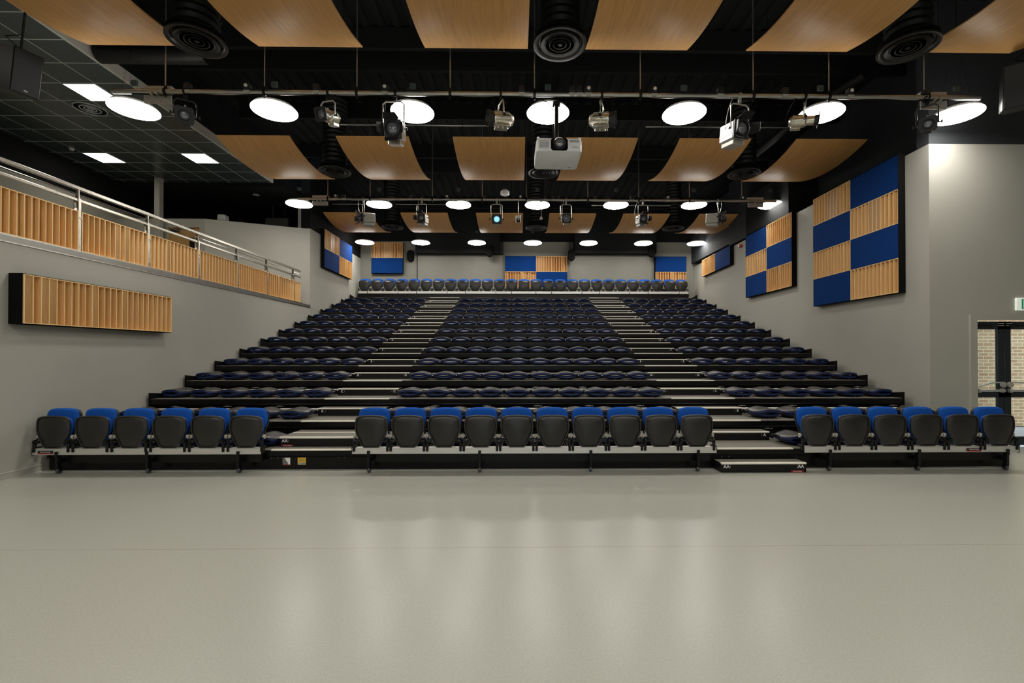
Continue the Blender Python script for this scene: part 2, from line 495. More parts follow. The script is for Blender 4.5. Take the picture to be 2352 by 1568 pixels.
# far wall behind the top row
struct('wall_back', MB().box(-6.95, 7.8, YB, YB + .25, 0, 6.35), M['partition_dimmed'])
struct('trim_16', MB().box(-4.30, -4.27, YB - .02, YB, 4, 6.3).box(5.72, 5.75, YB - .02, YB, 4, 6.3), M['charcoal'])
struct('wall_back_upper_shaded', MB().box(-12.2, 8.4, YB, YB + .25, 6.35, ZC).box(-12.2, -6.95, YB, YB + .25, 3.0, 6.35), M['black_paint'])  # black colour stands in for the little light high on the far wall
struct('trim_3', MB().box(-4.27, -0.80, 19.35, YB, 5.79, ZC).box(2.32, 5.72, 19.35, YB, 5.80, ZC), M['black_paint'])
struct('trim_4', MB().box(-0.80, -0.66, 19.45, YB, 5.79, 6.28).box(2.12, 2.26, 19.45, YB, 5.79, 6.28), M['charcoal'])
struct('trim_5', MB().box(7.30, 8.1, 12.55, 14.9, 5.42, 6.6), M['black_paint'])
struct('trim_6', MB().box(7.32, 8.1, 16.1, YB, 5.44, 6.6), M['charcoal'])
struct('trim_7', MB().box(7.28, 8.1, 14.9, 16.1, 5.36, 7.5), M['charcoal'])
# roof purlins across the hall
b = MB()
for y in (8.9, 9.6, 11.6, 13.9, 15.0, 18.7):
    b.box(-6.9, 8.05, y, y + .09, 7.45, 7.84)
struct('trim_8', b, M['black_paint'])
# balcony
struct('floor_balcony', MB().box(-12.0, -6.66, -7.2, YB, 2.85, 3.1), M['floor'])
struct('ceiling_balcony', MB().box(-12.0, -7.3, -7.2, 13.9, 6.67, 6.75), M['tile'])
struct('ceiling_balcony_rear', MB().box(-12.0, -6.95, 13.9, YB, 6.55, 6.75), M['black_paint'])
struct('trim_9', MB().box(-7.3, -7.26, -7.2, 13.9, 6.67, 6.87), M['white_trim'])
struct('trim_10', MB().box(-7.3, -7.24, -7.2, 13.9, 6.87, ZC), M['black_paint'])
struct('wall_balcony', MB().box(-12.2, -11.75, -7.2, YB, 3.1, 5.85), M['wall'])
struct('wall_balcony_upper', MB().box(-12.2, -11.75, -7.2, YB, 5.85, 6.75), M['black_paint'])
struct('wall_balcony_door', MB().box(-11.75, -10.24, 13.75, 13.9, 3.1, 5.56).box(-9.28, -9.16, 13.75, 13.9, 3.1, 5.56).box(-10.24, -9.28, 13.75, 13.9, 5.33, 5.56), M['wall'])
struct('wall_balcony_half', MB().add([(-9.16, 13.75, 3.1), (-6.66, 14.98, 3.1), (-6.66, 15.1, 3.1), (-9.16, 13.9, 3.1),
                                      (-9.16, 13.75, 5.56), (-6.66, 14.98, 5.60), (-6.66, 15.1, 5.60), (-9.16, 13.9, 5.56)],
       [(0, 1, 5, 4), (2, 3, 7, 6), (4, 5, 6, 7), (1, 2, 6, 5), (3, 0, 4, 7), (0, 3, 2, 1)]), M['wall'])
struct('trim_11', MB().box(-10.43, -10.28, 13.5, 13.65, 3.1, 6.67), M['wall'])
struct('trim_12', MB().box(-7.1, -6.68, 15.1, 15.3, 5.58, 6.55), M['wall'])

# balcony door (timber leaf with closer and vision panel)
d = MB().box(-10.22, -9.30, 13.77, 13.81, 3.1, 5.30, .004).obj('door_1', M['door_wood'], None, False)
tag(d, None, None, None, 'structure')
MB().box(-9.60, -9.48, 13.755, 13.772, 4.45, 5.0).obj('vision_panel', M['glass'], d)
MB().box(-9.61, -9.47, 13.765, 13.775, 4.44, 5.01).obj('panel_backing', M['black_matt'], d)
MB().box(-10.12, -9.88, 13.69, 13.77, 5.17, 5.25, .01).tube([(-9.9, 13.70, 5.21), (-9.6, 13.62, 5.24), (-9.5, 13.74, 5.27)], .008).obj('door_closer', M['fix_black'], d)
struct('trim_13', MB().box(-10.30, -10.22, 13.73, 13.78, 3.1, 5.30).box(-9.30, -9.22, 13.73, 13.78, 3.1, 5.30).box(-10.30, -9.22, 13.73, 13.78, 5.30, 5.38), M['wall'])

# ------------------------------------------------------------------ glazed double door on the right and what lies outside
struct('trim_14', MB().box(7.89, 8.01, 8.06, 8.12, 0, 2.22).box(9.87, 9.99, 8.06, 8.12, 0, 2.22).box(7.89, 9.99, 8.06, 8.12, 2.22, 2.32), M['wall'])
def door_leaf(name, x0, x1, hinge_left):
    b = MB()
    b.box(x0, x0 + (.055 if hinge_left else .115), 8.14, 8.19, .02, 2.20, .004)
    b.box(x1 - (.115 if hinge_left else .055), x1, 8.14, 8.19, .02, 2.20, .004)
    b.box(x0, x1, 8.14, 8.19, 2.06, 2.20, .004).box(x0, x1, 8.14, 8.19, .02, .17, .004).box(x0, x1, 8.14, 8.19, .86, .96, .004)
    o = b.obj(name, M['door_black']); tag(o, None, None, None, 'structure')
    MB().box(x0 + .03, x1 - .03, 8.162, 8.168, .1, 2.15).obj('glass_pane', M['glass'], o)
    MB().box(x0 + .04, x1 - .04, 8.07, 8.10, .965, 1.005, .006).box(x0 + .05, x0 + .09, 8.09, 8.15, .95, 1.02).box(x1 - .09, x1 - .05, 8.09, 8.15, .95, 1.02).obj('panic_bar', M['silver'], o)
    xh = x1 - .06 if hinge_left else x0 + .06
    MB().lathe([(0, 8.085), (.05, 8.09), (.05, 8.12), (.02, 8.125), (.02, 8.15), (0, 8.15)], 20, 'Y', (xh, 0, 1.09)).obj('latch_rose', M['silver'], o)
    s = 1 if hinge_left else -1
    MB().tube([(xh - s * .05, 8.09, 1.13), (xh - s * .25, 8.08, 1.12), (xh - s * .5, 8.11, 1.03)], .012, 8).obj('pull_handle', M['silver'], o)
    MB().box(x0 + .06, x0 + .3, 8.09, 8.15, 2.10, 2.15, .006).obj('door_closer', M['black_metal'], o)
    for zz in (2.12, 2.155): MB().box(x1 - .12 if hinge_left else x0 + .02, x1 - .02 if hinge_left else x0 + .12, 8.12, 8.14, zz, zz + .015).obj('head_bolt', M['silver'], o)
    return o
door_leaf('door_2', 8.01, 8.565, True)
door_leaf('door_3', 8.57, 9.87, False)
tag(MB().box(7.95, 14.5, 10.4, 10.6, 0, 3.6).obj('brick_wall', M['brick'], None, False), 'buff brick wall outside beyond the glazed double doors', 'wall')
struct('ground', MB().box(7.52, 16, 8.35, 20, -.15, -.02), M['ground'])

# running-man exit sign above the doors
t = thing('exit_sign', 'green and white running man exit sign above glazed doors', 'sign', (8.88, 8.06, 2.5))
MB().box(-.17, .22, -.0, .04, -.11, .11, .004).obj('sign_case', M['sign_white'], t)
MB().box(-.085, .2, -.004, 0, -.085, .085).obj('sign_face', M['green'], t)
MB().box(-.055, .0, -.007, -.004, -.07, .07).obj('door_pictogram', M['sign_white'], t)
g = MB().cyl((.06, -.004, .055), (.06, -.008, .055), .014)
for a, c in (((.055, .04), (.04, -.0)), ((.04, 0), (.065, -.03)), ((.065, -.03), (.05, -.065)), ((.04, 0), (.015, -.03)), ((.015, -.03), (-.01, -.028)), ((.052, .03), (.085, .01)), ((.05, .03), (.02, .015))):
    g.tube([(a[0], -.006, a[1]), (c[0], -.006, c[1])], .006, 6)
g.obj('running_figure', M['sign_white'], t)

# fire sounder on the right wall
t = thing('fire_sounder', 'small red fire alarm sounder with pale face high on right wall', 'alarm', (7.33, 15.3, 5.18))
MB().lathe([(.055, 0), (.055, -.07), (.045, -.09)], 20, 'X', (0, 0, 0)).obj('body', M['red'], t)
MB().lathe([(.04, -.09), (.04, -.10), (.0, -.102)], 20, 'X').obj('sounder_face', M['white_plastic'], t)

# ------------------------------------------------------------------ acoustic wall panels
TW, TH = 1.30, 0.645
def diffuser_mesh(w, h, depth, n, seed, name='wood_diffuser'):
    """oak well diffuser: thin frame and fins, wells of different depth; front at y=0, back at y=depth; x 0..w, z 0..h"""
    rnd = random.Random(seed)
    b = MB(); e = .012
    b.box(0, w, 0, depth, 0, e).box(0, w, 0, depth, h - e, h).box(0, e, 0, depth, e, h - e).box(w - e, w, 0, depth, e, h - e)
    p = (w - 2 * e) / n; seq = [1.0, .6, .8, .45, .95, .7, .9, .08, .85, .95, .6, .75]
    last = .9
    for i in range(n):
        x0 = e + i * p
        if i: b.box(x0 - .006, x0 + .006, 0, depth, e, h - e)
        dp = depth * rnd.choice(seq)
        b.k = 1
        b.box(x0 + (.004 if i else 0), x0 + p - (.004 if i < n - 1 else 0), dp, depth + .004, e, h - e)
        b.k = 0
    return b.mesh(name, [M['oak'], M['oak_shaded']], False)
DIF = [diffuser_mesh(TW, TH, .105, 12, s) for s in (1, 2, 3)]
DIF_WIDE = diffuser_mesh(2.6, TH, .125, 24, 11)
def blue_mesh():
    b = MB().box(.002, TW - .002, .002, .10, .002, TH - .002, .006)
    return b.mesh('fabric_tile', M['blue_panel'], False)
BLUE = blue_mesh()
def acoustic_panel(label, loc, rz, grid, th=.13, name='acoustic_panel'):
    """local x along the panel, y into the wall, grid rows top to bottom of 'W'/'B'"""
    t = thing(name, label, 'acoustic panel', loc, rz)
    rows, cols = len(grid), len(grid[0])
    MB().box(0, cols * TW, .107, th, 0, rows * TH).box(-.006, 0, 0, th, -.006, rows * TH + .006).box(cols * TW, cols * TW + .006, 0, th, -.006, rows * TH + .006)\
        .box(0, cols * TW, 0, th, -.006, 0).box(0, cols * TW, 0, th, rows * TH, rows * TH + .006).obj('backing_box', M['black_matt'], t, False)
    k = 0
    for r, row in enumerate(grid):
        for c, ch in enumerate(row):
            z = (rows - 1 - r) * TH
            if ch == 'W':
                put('wood_diffuser', DIF[(r * 2 + c) % 3], t, (c * TW, 0, z)); k += 1
            else:
                put('fabric_tile', BLUE, t, (c * TW, 0, z))
    return t
# the right wall: local +x runs towards -Y (from far to near), face looks to -X
RZ = -pi / 2 + -0.0215
def on_right(y_far, z, grid, label):
    return acoustic_panel(label, (rw(y_far) - .137, y_far, z), -pi / 2 - 0.0215, grid)
on_right(11.22, 2.775, ('WB', 'BW', 'WB', 'BW'), 'large checkerboard acoustic panel of oak wells and blue fabric, nearest on right wall')
on_right(14.76, 3.405, ('BW', 'WB', 'BW'), 'checkerboard acoustic panel of six blocks on right wall, between large and smallest one')
on_right(18.52, 4.69, ('WB',), 'smallest acoustic panel on right wall, one oak block beside one blue')
# left wall: local +x towards +Y, face looks to +X
acoustic_panel('square checkerboard acoustic panel of four blocks on left wall beyond the balcony', (-6.525, 15.78, 4.53), pi / 2, ('WB', 'BW'))
acoustic_panel('oak and navy acoustic panel on far wall, left behind the top row', (-6.16, 19.612, 4.98), 0, ('W', 'B'))
acoustic_panel('checkerboard acoustic panel of four blocks in middle of far wall', (-.58, 19.612, 4.42), 0, ('BW', 'WB'))
acoustic_panel('navy and oak acoustic panel on far wall, right behind the top row', (5.75, 19.612, 4.42), 0, ('B', 'W'))
t = acoustic_panel('dark blue fabric acoustic panel on wall behind the balcony railing', (-11.605, 6.2, 3.85), pi / 2, ('BB',))
t = thing('acoustic_panel', 'long single oak slatted acoustic panel low on the left wall below balcony', 'acoustic panel', (-6.53, 6.19, 2.03), pi / 2)
MB().box(0, 2.6, .055, .115, 0, TH).box(-.01, 0, -.06, .115, -.01, TH + .01).box(2.6, 2.61, -.06, .115, -.01, TH + .01).box(0, 2.6, -.06, .115, -.01, 0).box(0, 2.6, -.06, .115, TH, TH + .01).obj('backing_box', M['black_matt'], t, False)
put('wood_diffuser', DIF_WIDE, t, (0, -.075, 0))
bpy.context.view_layer.update()

# ------------------------------------------------------------------ balcony railing
t = thing('balcony_railing', 'steel railing with oak slatted infill panels along the balcony edge', 'railing', (-6.68, 5.87, 3.19), pi / 2)
PY = [0, 1.32, 2.65, 3.97, 5.32, 6.63, 8.10, 8.52]
for i, y in enumerate(PY):
    if i == len(PY) - 1: continue
    b = MB().box(y - .022, y + .022, -.012, .0, -.09, .80, .002).box(y - .022, y + .022, .055, .067, -.09, .80, .002).box(y - .006, y + .006, 0, .055, .86 - .2, .93, .001)
    b.box(y - .010, y + .010, 0.01, .045, .80, .94)
    q = b.obj('post', M['steel'], t)
    for zb in (.06, .5):
        MB().cyl((y + .012, -.02, zb), (y + .012, .0, zb), .012, None, 10).obj('bolt', M['steel'], q)
MB().box(-5.5, 8.55, -.0, .05, .93, .985, .006).obj('handrail', M['steel'], t)
MB().box(-5.5, 8.55, -.0, .05, .75, .795, .006).obj('lower_rail', M['steel'], t)
MB().cyl((-5.5, .025, .865), (8.45, .025, .865), .006, None, 8).obj('cable', M['steel'], t)
for i in range(len(PY) - 1):
    w = PY[i + 1] - PY[i] - .06
    put('slatted_panel', diffuser_mesh(w, .60, .09, max(3, round(w / .098)), 20 + i, 'slatted_panel'), t, (PY[i] + .03, -.02, .0))
MB().box(-5.5, 8.56, -.03, .09, -.016, -.0).obj('base_strip', M['steel'], t)

# ------------------------------------------------------------------ seats
def seat_outline(hw, h, z0, n=5):
    """closed shield-like outline (x,z): narrow rounded foot, wide square-shouldered top"""
    c = [(0, 0), (.30, .004), (.50, .035), (.64, .13), (.80, .30), (.95, .47), (1.0, .62), (.985, .79), (.905, .915), (.70, .970), (.38, .994), (0, 1.0)]
    pts = []
    full = [(-x, z) for x, z in c[1:3]][::-1] + c + [c[-2]]
    P = [(-c[1][0], c[1][1])] + c + [(-c[-2][0], c[-2][1])]
    for i in range(1, len(P) - 2):
        p0, p1, p2, p3 = P[i - 1], P[i], P[i + 1], P[i + 2]
        for k in range(n):
            s = k / n
            pts.append(tuple(.5 * (2 * p1[a] + (p2[a] - p0[a]) * s + (2 * p0[a] - 5 * p1[a] + 4 * p2[a] - p3[a]) * s * s + (-p0[a] + 3 * p1[a] - 3 * p2[a] + p3[a]) * s ** 3) for a in (0, 1)))
    right = [(x * hw, z0 + z * h) for x, z in pts]
    left = [(-x, z) for x, z in right[1:]][::-1]
    return right + [(0, z0 + h)] + left
def ring_stack(out, stack, zc, bend=0.0, lean=0.0, z0=0.0):
    """stack: list of (scale, y); returns rings in (x,y,z)"""
    res = []
    for s, y in stack:
        res.append([(x * s, y + bend * (x * s) ** 2 + lean * ((zc + (z - zc) * s) - z0), zc + (z - zc) * s) for x, z in out])
    return res

def build_raised():
    P = {}
    o1 = seat_outline(.226, .45, -.005)
    b = MB().rings(ring_stack(o1, [(.96, .032), (.99, .026), (1.0, .014), (.99, .003), (.965, -.002), (.935, -.001), (.915, .009), (.895, .008), (.86, .002), (.75, -.005), (.60, -.0115), (.45, -.016), (.3, -.0185), (.15, -.020), (.02, -.0205)], .22, .35)[::-1])
    P['seat_shell'] = b.mesh('seat_shell', M['plastic'])
    b = MB().rings(ring_stack(o1, [(1.003, .012), (.995, -.0005), (.965, -.0045), (.930, -.003), (.918, .006)], .22, .35)[::-1], False, False)
    P['seat_rim'] = b.mesh('seat_rim', M['rim'])
    o2 = seat_outline(.216, .43, .005)
    b = MB().rings(ring_stack(o2, [(.90, .085), (.96, .080), (1.0, .060), (.99, .036), (.93, .03)], .22, .35)[::-1])
    P['seat_cushion'] = b.mesh('seat_cushion', M['blue'])
    o3 = seat_outline(.207, .405, .105)
    b = MB().rings(ring_stack(o3, [(.5, .205), (.9, .20), (.97, .19), (.998, .165), (.98, .15)], .31, .5, .10, .3)[::-1])
    P['back_shell'] = b.mesh('back_shell', M['plastic'])
    o4 = seat_outline(.221, .435, .098)
    b = MB().rings(ring_stack(o4, [(.97, .16), (1.0, .145), (.985, .125), (.94, .112), (.85, .108), (.5, .112), (.05, .115)], .31, .5, .10, .3)[::-1])
    P['back_cushion'] = b.mesh('back_cushion', M['blue'])
    for side in (-1, 1):
        b = MB()
        x = side * .228
        b.box(x - .017, x + .017, -.014, .020, -.05, .08, .005)
        b.cyl((x + side * .008, .005, .088), (x - side * .018, .005, .088), .031, None, 16)
        b.cyl((x - side * .012, .005, .085), (x - side * .060, .01, .090), .022, .017, 12)
        b.box(x - .006, x + .006, -.016, .0, -.045, -.02)
        b.tube([(x, .01, .09), (x, .05, .14), (x - side * .008, .10, .20), (x - side * .02, .15, .27)], .011, 8)
        b.box(x - .012, x + .012, .02, .10, -.02, .02, .003)
        P['bracket%d' % side] = b.mesh('bracket', M['black_metal'])
    for side in (-1, 1):
        x = side * .232
        P['hinge_cover%d' % side] = MB().box(x - .020, x + .016, .035, .075, .115, .175, .008).mesh('hinge_cover', M['ivory'])
    return P
RP = build_raised()
proto_raised = thing('raised_seat', 'x', 'seat')
for k, me in RP.items():
    put(k.rstrip('-1'), me, proto_raised)

def build_folded():
    P = {}
    P['seat_shell'] = MB().pillow(.462, .43, lambda u, v: .004 + .052 * abs(u) ** 3, lambda u, v: .022 + .050 * abs(u) ** 3, .010).mesh('seat_shell', M['plastic'])
    P['seat_cushion'] = MB().pillow(.456, .43, lambda u, v: .014 + .042 * abs(u) ** 3, lambda u, v: .074 + .030 * u * u - .028 * v, -.004, 20, 12, 9).mesh('seat_cushion', M['navy'])
    P['back_cushion'] = MB().pillow(.462, .42, lambda u, v: .088 - .030 * u * u + .030 * v, lambda u, v: .148 - .036 * abs(u) ** 2.4, -.006, 20, 12, 9).mesh('back_cushion', M['navy'])
    def hump(u, v):
        s = max(0, min(1, (v - .3) / .5)); s = s * s * (3 - 2 * s)
        return .017 * math.exp(-(u / .42) ** 2) * s
    P['back_shell'] = MB().pillow(.474, .43, lambda u, v: .140 - .036 * abs(u) ** 2.4 + hump(u, v) * .8, lambda u, v: .153 - .036 * abs(u) ** 2.4 + hump(u, v), .004, 22, 14, 11).mesh('back_shell', M['shell_top'])
    for side in (-1, 1):
        x = side * .236
        b = MB().box(x - .010, x + .010, .36, .735, .045, .085, .003).cyl((x - .014, .40, .085), (x + .014, .40, .085), .03, None, 14)
        b.tube([(x, .40, .085), (x, .30, .115), (x - side * .012, .2, .115)], .010, 6)
        P['bracket%d' % side] = b.mesh('bracket', M['black_metal'])
    b = MB()
    b.lathe([(.006, 0), (.006, -.004), (0, -.005)], 8, 'Y', (0, .008, .010))
    P['stud'] = b.mesh('stud', M['ivory'])
    return P
FP = build_folded()
proto_folded = thing('folded_seat', 'x', 'seat')
for k, me in FP.items():
    put(k.rstrip('-1'), me, proto_folded)
remember(None)
_used = {'r': False, 'f': False}
def place(kind, loc, label, group):
    src = proto_raised if kind == 'r' else proto_folded
    if not _used[kind]:
        _used[kind] = True; o = src
        o.location = loc
    else:
        o = copy_tree(src); o.location = loc
    o['label'] = label; o['group'] = group
    return o

LX = [-6.345 + .521 * k for k in range(6)]
CX = [-2.03 + .5 * k for k in range(10)]
RX = [4.165 + .512 * k for k in range(6)]
DK0, RISE, RUN, EDGE0 = .28, .272, .90, 6.65
def dz(i): return DK0 + RISE * i
def de(i): return EDGE0 + RUN * i
YBEAM = 6.45
for name, xs, where in (('left', LX, 'left front bench'), ('centre', CX, 'centre front bench'), ('right', RX, 'right front bench')):
    for k, x in enumerate(xs):
        lab = 'tipped-up black seat with blue back, %s from the left on %s' % (ORD[k], where)
        if name == 'left' and k == 0:
            lab = 'leftmost tipped-up seat on left front bench, black rim showing above blue back'
        o = place('r', (x, YBEAM, .345), lab, 'seats on the %s front bench' % name)
        if name == 'left' and k == 0:
            for c in [c for c in COL.objects if c.parent == o and c.name.startswith('back_shell')]:
                c.scale = (1.12, 1.0, 1.10); c.location = (0, -.01, -.03)
for k in range(27):
    place('r', (-6.30 + .5005 * k, 19.12, 4.165), 'tipped-up black seat in the top row under far wall, %s from the left' % ORD[k], 'seats in the top row')
blocks = (('left', LX), ('centre', CX), ('right', RX))
for i in range(0, 13):
    z, y = dz(i), de(i) + .17
    for bn, xs in blocks:
        for k, x in enumerate(xs):
            xx = x
            if bn == 'right': xx = 4.16 + .525 * k
            if i == 0:
                lab = 'folded blue seat on lowest tier behind %s front bench, %s from the left' % (bn, ORD[k])
            else:
                lab = 'folded blue seat, %s from left in %s block, %s folded row above lowest tier' % (ORD[k], bn, ORD[i - 1])
            place('f', (xx, y, z + .002), lab, 'folded seats of the %s block' % bn)

# ------------------------------------------------------------------ telescopic platform
XA0, XA1 = -6.60, 7.03
AL = (-3.49, -2.33)      # left aisle
AR = (2.76, 3.92)        # right aisle
NT = 15
for i in range(NT):
    z, y = dz(i), de(i)
    end = min(y + RUN + .04, YB - .02)
    if i == 13: end = 19.09
    lab = 'black %s seating tier from the floor with speckled deck' % ORD[i]
    if i == 0: lab = 'lowest black seating tier, warning stickers on its front panel'
    if i == NT - 1: lab = 'topmost black seating tier under the far wall, carrying the raised seats'
    t = thing('seating_tier', lab, 'seating platform', (0, y, z), 0, 'tiers of the telescopic seating')
    MB().box(XA0, XA1, .0, end - y, -.03, 0).obj('deck', M['deck'], t, False)
    MB().box(XA0, XA1, -.006, .03, -.088, -.004, .003).obj('fascia', M['satin_fascia'], t, False)
    MB().box(XA0, XA1, -.010, .03, -.104, -.092, .002).obj('lip', M['satin_fascia'], t, False)
    low = -dz(0) + .012 if i == 0 else -RISE + .002
    b = MB().box(XA0 + .02, XA1 - .02, .012 if i == 0 else .05, .07, low, -.10)
    if i == 0:
        for xx in (-5.4, -3.8, -2.0, .22, 2.0, 4.5, 6.0): b.box(xx, xx + .004, .010, .013, low, -.10)
    b.obj('riser_panel', M['satin_fascia'] if i == 0 else M['black_matt'], t, False)
    if i < NT - 1:
        for a0, a1 in (AL, AR):
            MB().box(a0, a1, -.012, .045, -.012, .006, .003).obj('aisle_nosing', M['nosing'], t, False)
    if 0 < i < NT - 1:
        for sx in (XA0, XA1 - .03):
            MB().add([(sx, -.01, -.13), (sx + .03, -.01, -.13), (sx + .03, .6, -.1), (sx, .6, -.1), (sx, -.01, .11), (sx + .03, -.01, .11), (sx + .03, .45, .06), (sx, .45, .06)],
                     [(0, 3, 2, 1), (4, 5, 6, 7), (0, 1, 5, 4), (1, 2, 6, 5), (2, 3, 7, 6), (3, 0, 4, 7)]).obj('side_guard', M['black_matt'], t, False)
    if 1 <= i <= 5:
        for xx in [-6.2 + .93 * k for k in range(15)]:
            b = MB()
            if AL[0] - .1 < xx < AL[1] + .1 or AR[0] - .1 < xx < AR[1] + .1: continue
            b.box(xx, xx + .06, .035, .06, -.145, -.125, .003).box(xx - .035, xx + .10, .045, .05, -.142, -.132).cyl((xx + .1, .03, -.137), (xx + .1, .05, -.137), .007, None, 8).cyl((xx - .03, .03, -.137), (xx - .03, .05, -.137), .005, None, 8)
            b.obj('latch_bracket', M['alu'], t, False)
    if 1 <= i <= 12 or i == 0:
        for xs in ((LX[0] - .25, LX[-1] + .25), (CX[0] - .25, CX[-1] + .25), (4.16 - .25, 4.16 + 5 * .525 + .25)):
            if i == 0: continue
            MB().box(xs[0], xs[1], .735, .78, .060, .118, .004).obj('seat_beam', M['beam_pale'], t, False)
    if i == 0:
        g = MB().box(-3.33, -3.225, .004, .008, -.215, -.105).obj('information_sticker', M['white_ink'], t, False)
        s = MB().box(-3.33, -3.30, .0025, .004, -.205, -.105).box(-3.30, -3.285, .0025, .004, -.205, -.13).box(-3.285, -3.27, .0025, .004, -.205, -.155).box(-3.27, -3.255, .0025, .004, -.205, -.175)
        s.obj('sticker_print', M['grey_mark'], g, False)
        MB().box(-3.33, -3.225, .0025, .0042, -.217, -.205).box(-3.33, -3.225, .0025, .0042, -.112, -.105).obj('sticker_band', M['red_dark'], g, False)
        g = MB().box(-3.12, -3.005, .004, .008, -.21, -.10).obj('warning_sticker', M['yellow'], t, False)
        MB().box(-3.116, -3.009, .0025, .0042, -.207, -.178).obj('sticker_band', M['ivory'], g, False)
        w = MB()
        for zz in (-.112, -.128, -.136, -.144, -.152, -.160): w.box(-3.105, -3.02, .0025, .004, zz - .0022, zz)
        w.box(-3.045, -3.02, .002, .004, -.200, -.186)
        w.obj('sticker_print', M['grey_mark'], g, False)
        for xx in (-3.49, -3.40, -2.55, -2.46, 2.9, 3.0): MB().cyl((xx, .012, -.115), (xx, .004, -.115), .006, None, 8).obj('bolt', M['ivory'], t, False)
# aisle half steps
LET = ['A', 'B', 'C', 'D', 'E', 'F', 'G', 'H', 'J', 'K', 'L', 'M', 'N']
def aisle_step(x0, x1, y0, y1, z, h, letter, label, both=True, side='l', plate=False):
    t = thing('aisle_step', label, 'step', ((x0 + x1) / 2, y0, z), 0, 'lettered steps in the aisles')
    w = (x1 - x0) / 2
    MB().box(-w, w, 0.0, y1 - y0, .001, h - .008, .002).obj('step_box', M['black_metal'], t, False)
    MB().box(-w, w, .035, y1 - y0, h - .008, h).obj('tread', M['deck'], t, False)
    MB().box(-w, w, -.012, .037, h - .019, h + .003, .003).obj('step_nosing', M['nosing'], t, False)
    me = text_mesh(letter, .062, M['white_ink'], bold=.0012)
    xs = []
    if side == 'l' or both: xs.append(-w + .075)
    if side == 'r' or both: xs.append(w - .075)
    for x in xs:
        put('row_letter', me, t, (x, -.0015, h * .52 + .012 if h < .2 else h * .6), (radians(90), 0, 0))
        s = 1 if x < 0 else -1
        pts = [(x + s * (.042 + .010 * cos(a)), -.002, h * .52 + .012 + .024 * sin(a)) for a in [(-60 + 12 * k) * pi / 180 for k in range(11)]]
        MB().tube([(p[0] if s > 0 else x - (p[0] - x), p[1], p[2]) if False else p for p in pts] if s > 0 else [(x - (.042 + .010 * cos(a)), -.002, h * .52 + .012 + .024 * sin(a)) for a in [(-60 + 12 * k) * pi / 180 for k in range(11)]], .0012, 4).obj('letter_ring', M['white_ink'], t, False)
    if plate:
        xx = (-w + .03) if side == 'l' else (w - .21)
        g = MB().box(xx, xx + .17, -.002, .0, .004, .030).obj('maker_plate', M['red_dark'], t, False)
        put('plate_text', text_mesh('Hussey Seating', .019, M['white_ink']), g, (xx + .085, -.003, .019), (radians(90), 0, 0))
    return t
SW = {0: 'AA'}
for i in range(13):
    z, y1 = dz(i), de(i + 1) + .005
    for side, (a0, a1) in (('left', AL), ('right', AR)):
        lt = LET[i]
        if i == 0 and side == 'left':
            t = aisle_step(a0, a1, y1 - .27, y1, z, .136, '', 'plain black half step behind the AA step in left aisle', False, 'n')
            continue
        lab = 'black aisle step lettered %s with pale nosing in the %s aisle' % (lt, side)
        aisle_step(a0, a1, y1 - .27, y1, z, .134, lt, lab, True)
aisle_step(AL[0] - .0, AL[1] + .02, 6.88, 7.283, dz(0), .138, 'AA', 'black portable step lettered AA on lowest tier in the left aisle', False, 'l', True)
aisle_step(2.775, 3.955, 6.40, 6.636, 0.0, .135, 'AA', 'black portable step lettered AA on the floor before right aisle', True, 'r', True)

# front benches that carry the tipped-up seats
def bench(label, x0, x1, legs, plate=None):
    t = thing('seat_bench', label, 'bench frame', ((x0 + x1) / 2, YBEAM, 0), 0, 'front seat benches')
    c = (x0 + x1) / 2
    b = MB().box(x0 - c, x1 - c, 0, .09, .265, .345, .003).box(x0 - c, x1 - c, -.006, .0, .262, .276, .002).box(x0 - c, x1 - c, -.004, 0, .335, .345, .001)
    b.obj('beam', M['alu'], t, False)
    MB().box(x0 - c + .3, x1 - c - .05, .10, .15, .13, .24).obj('cross_tube', M['black_metal'], t, False)
    MB().box(x0 - c - .008, x0 - c, -.004, .09, .25, .36, .003).obj('end_cap', M['black_metal'], t, False)
    MB().box(x1 - c, x1 - c + .008, -.004, .09, .25, .36, .003).obj('end_cap', M['black_metal'], t, False)
    for lx in legs:
        x = lx - c
        g = MB().box(x - .019, x + .019, -.02, .012, .225, .305, .004).box(x - .017, x + .017, -.012, .05, .075, .25, .004).box(x - .012, x + .012, .04, .185, .14, .20).cyl((x, -.022, .255), (x, -.012, .255), .009, None, 10).obj('leg', M['black_metal'], t, False)
        MB().lathe([(.008, -.019), (.034, -.017), (.037, -.010), (.037, .010), (.034, .017), (.008, .019)], 20, 'X', (x, .03, .037)).obj('castor_wheel', M['rubber'], g)
        MB().box(x - .024, x - .019, .005, .055, .035, .085).box(x + .019, x + .024, .005, .055, .035, .085).box(x - .024, x + .024, .005, .055, .078, .085).obj('castor_fork', M['black_metal'], g, False)
    if plate:
        xx = plate - c
        g = MB().box(xx, xx + .20, -.008, -.005, .272, .318).obj('maker_plate', M['fix_black'], t, False)
        MB().box(xx, xx + .19, -.0095, -.008, .273, .286).obj('plate_band', M['red'], g, False)
        put('plate_text', text_mesh('Hussey Seating', .022, M['white_ink']), g, (xx + .10, -.0095, .303), (radians(90), 0, 0))
    return t
bench('aluminium seat beam on black castor legs under left front seats', -6.60, -3.52, (-6.27, -5.06, -3.83), -6.52)
bench('aluminium seat beam on four castor legs under the ten centre front seats', -2.285, 2.735, (-2.06, -.54, .99, 2.48))
bench('aluminium seat beam on black castor legs under right front seats', 3.96, 6.99, (4.32, 5.57, 6.82), 6.24)
t = thing('seat_beam', 'bright segmented aluminium beam under the top row of seats', 'bench frame', (0, 19.1, 4.165))
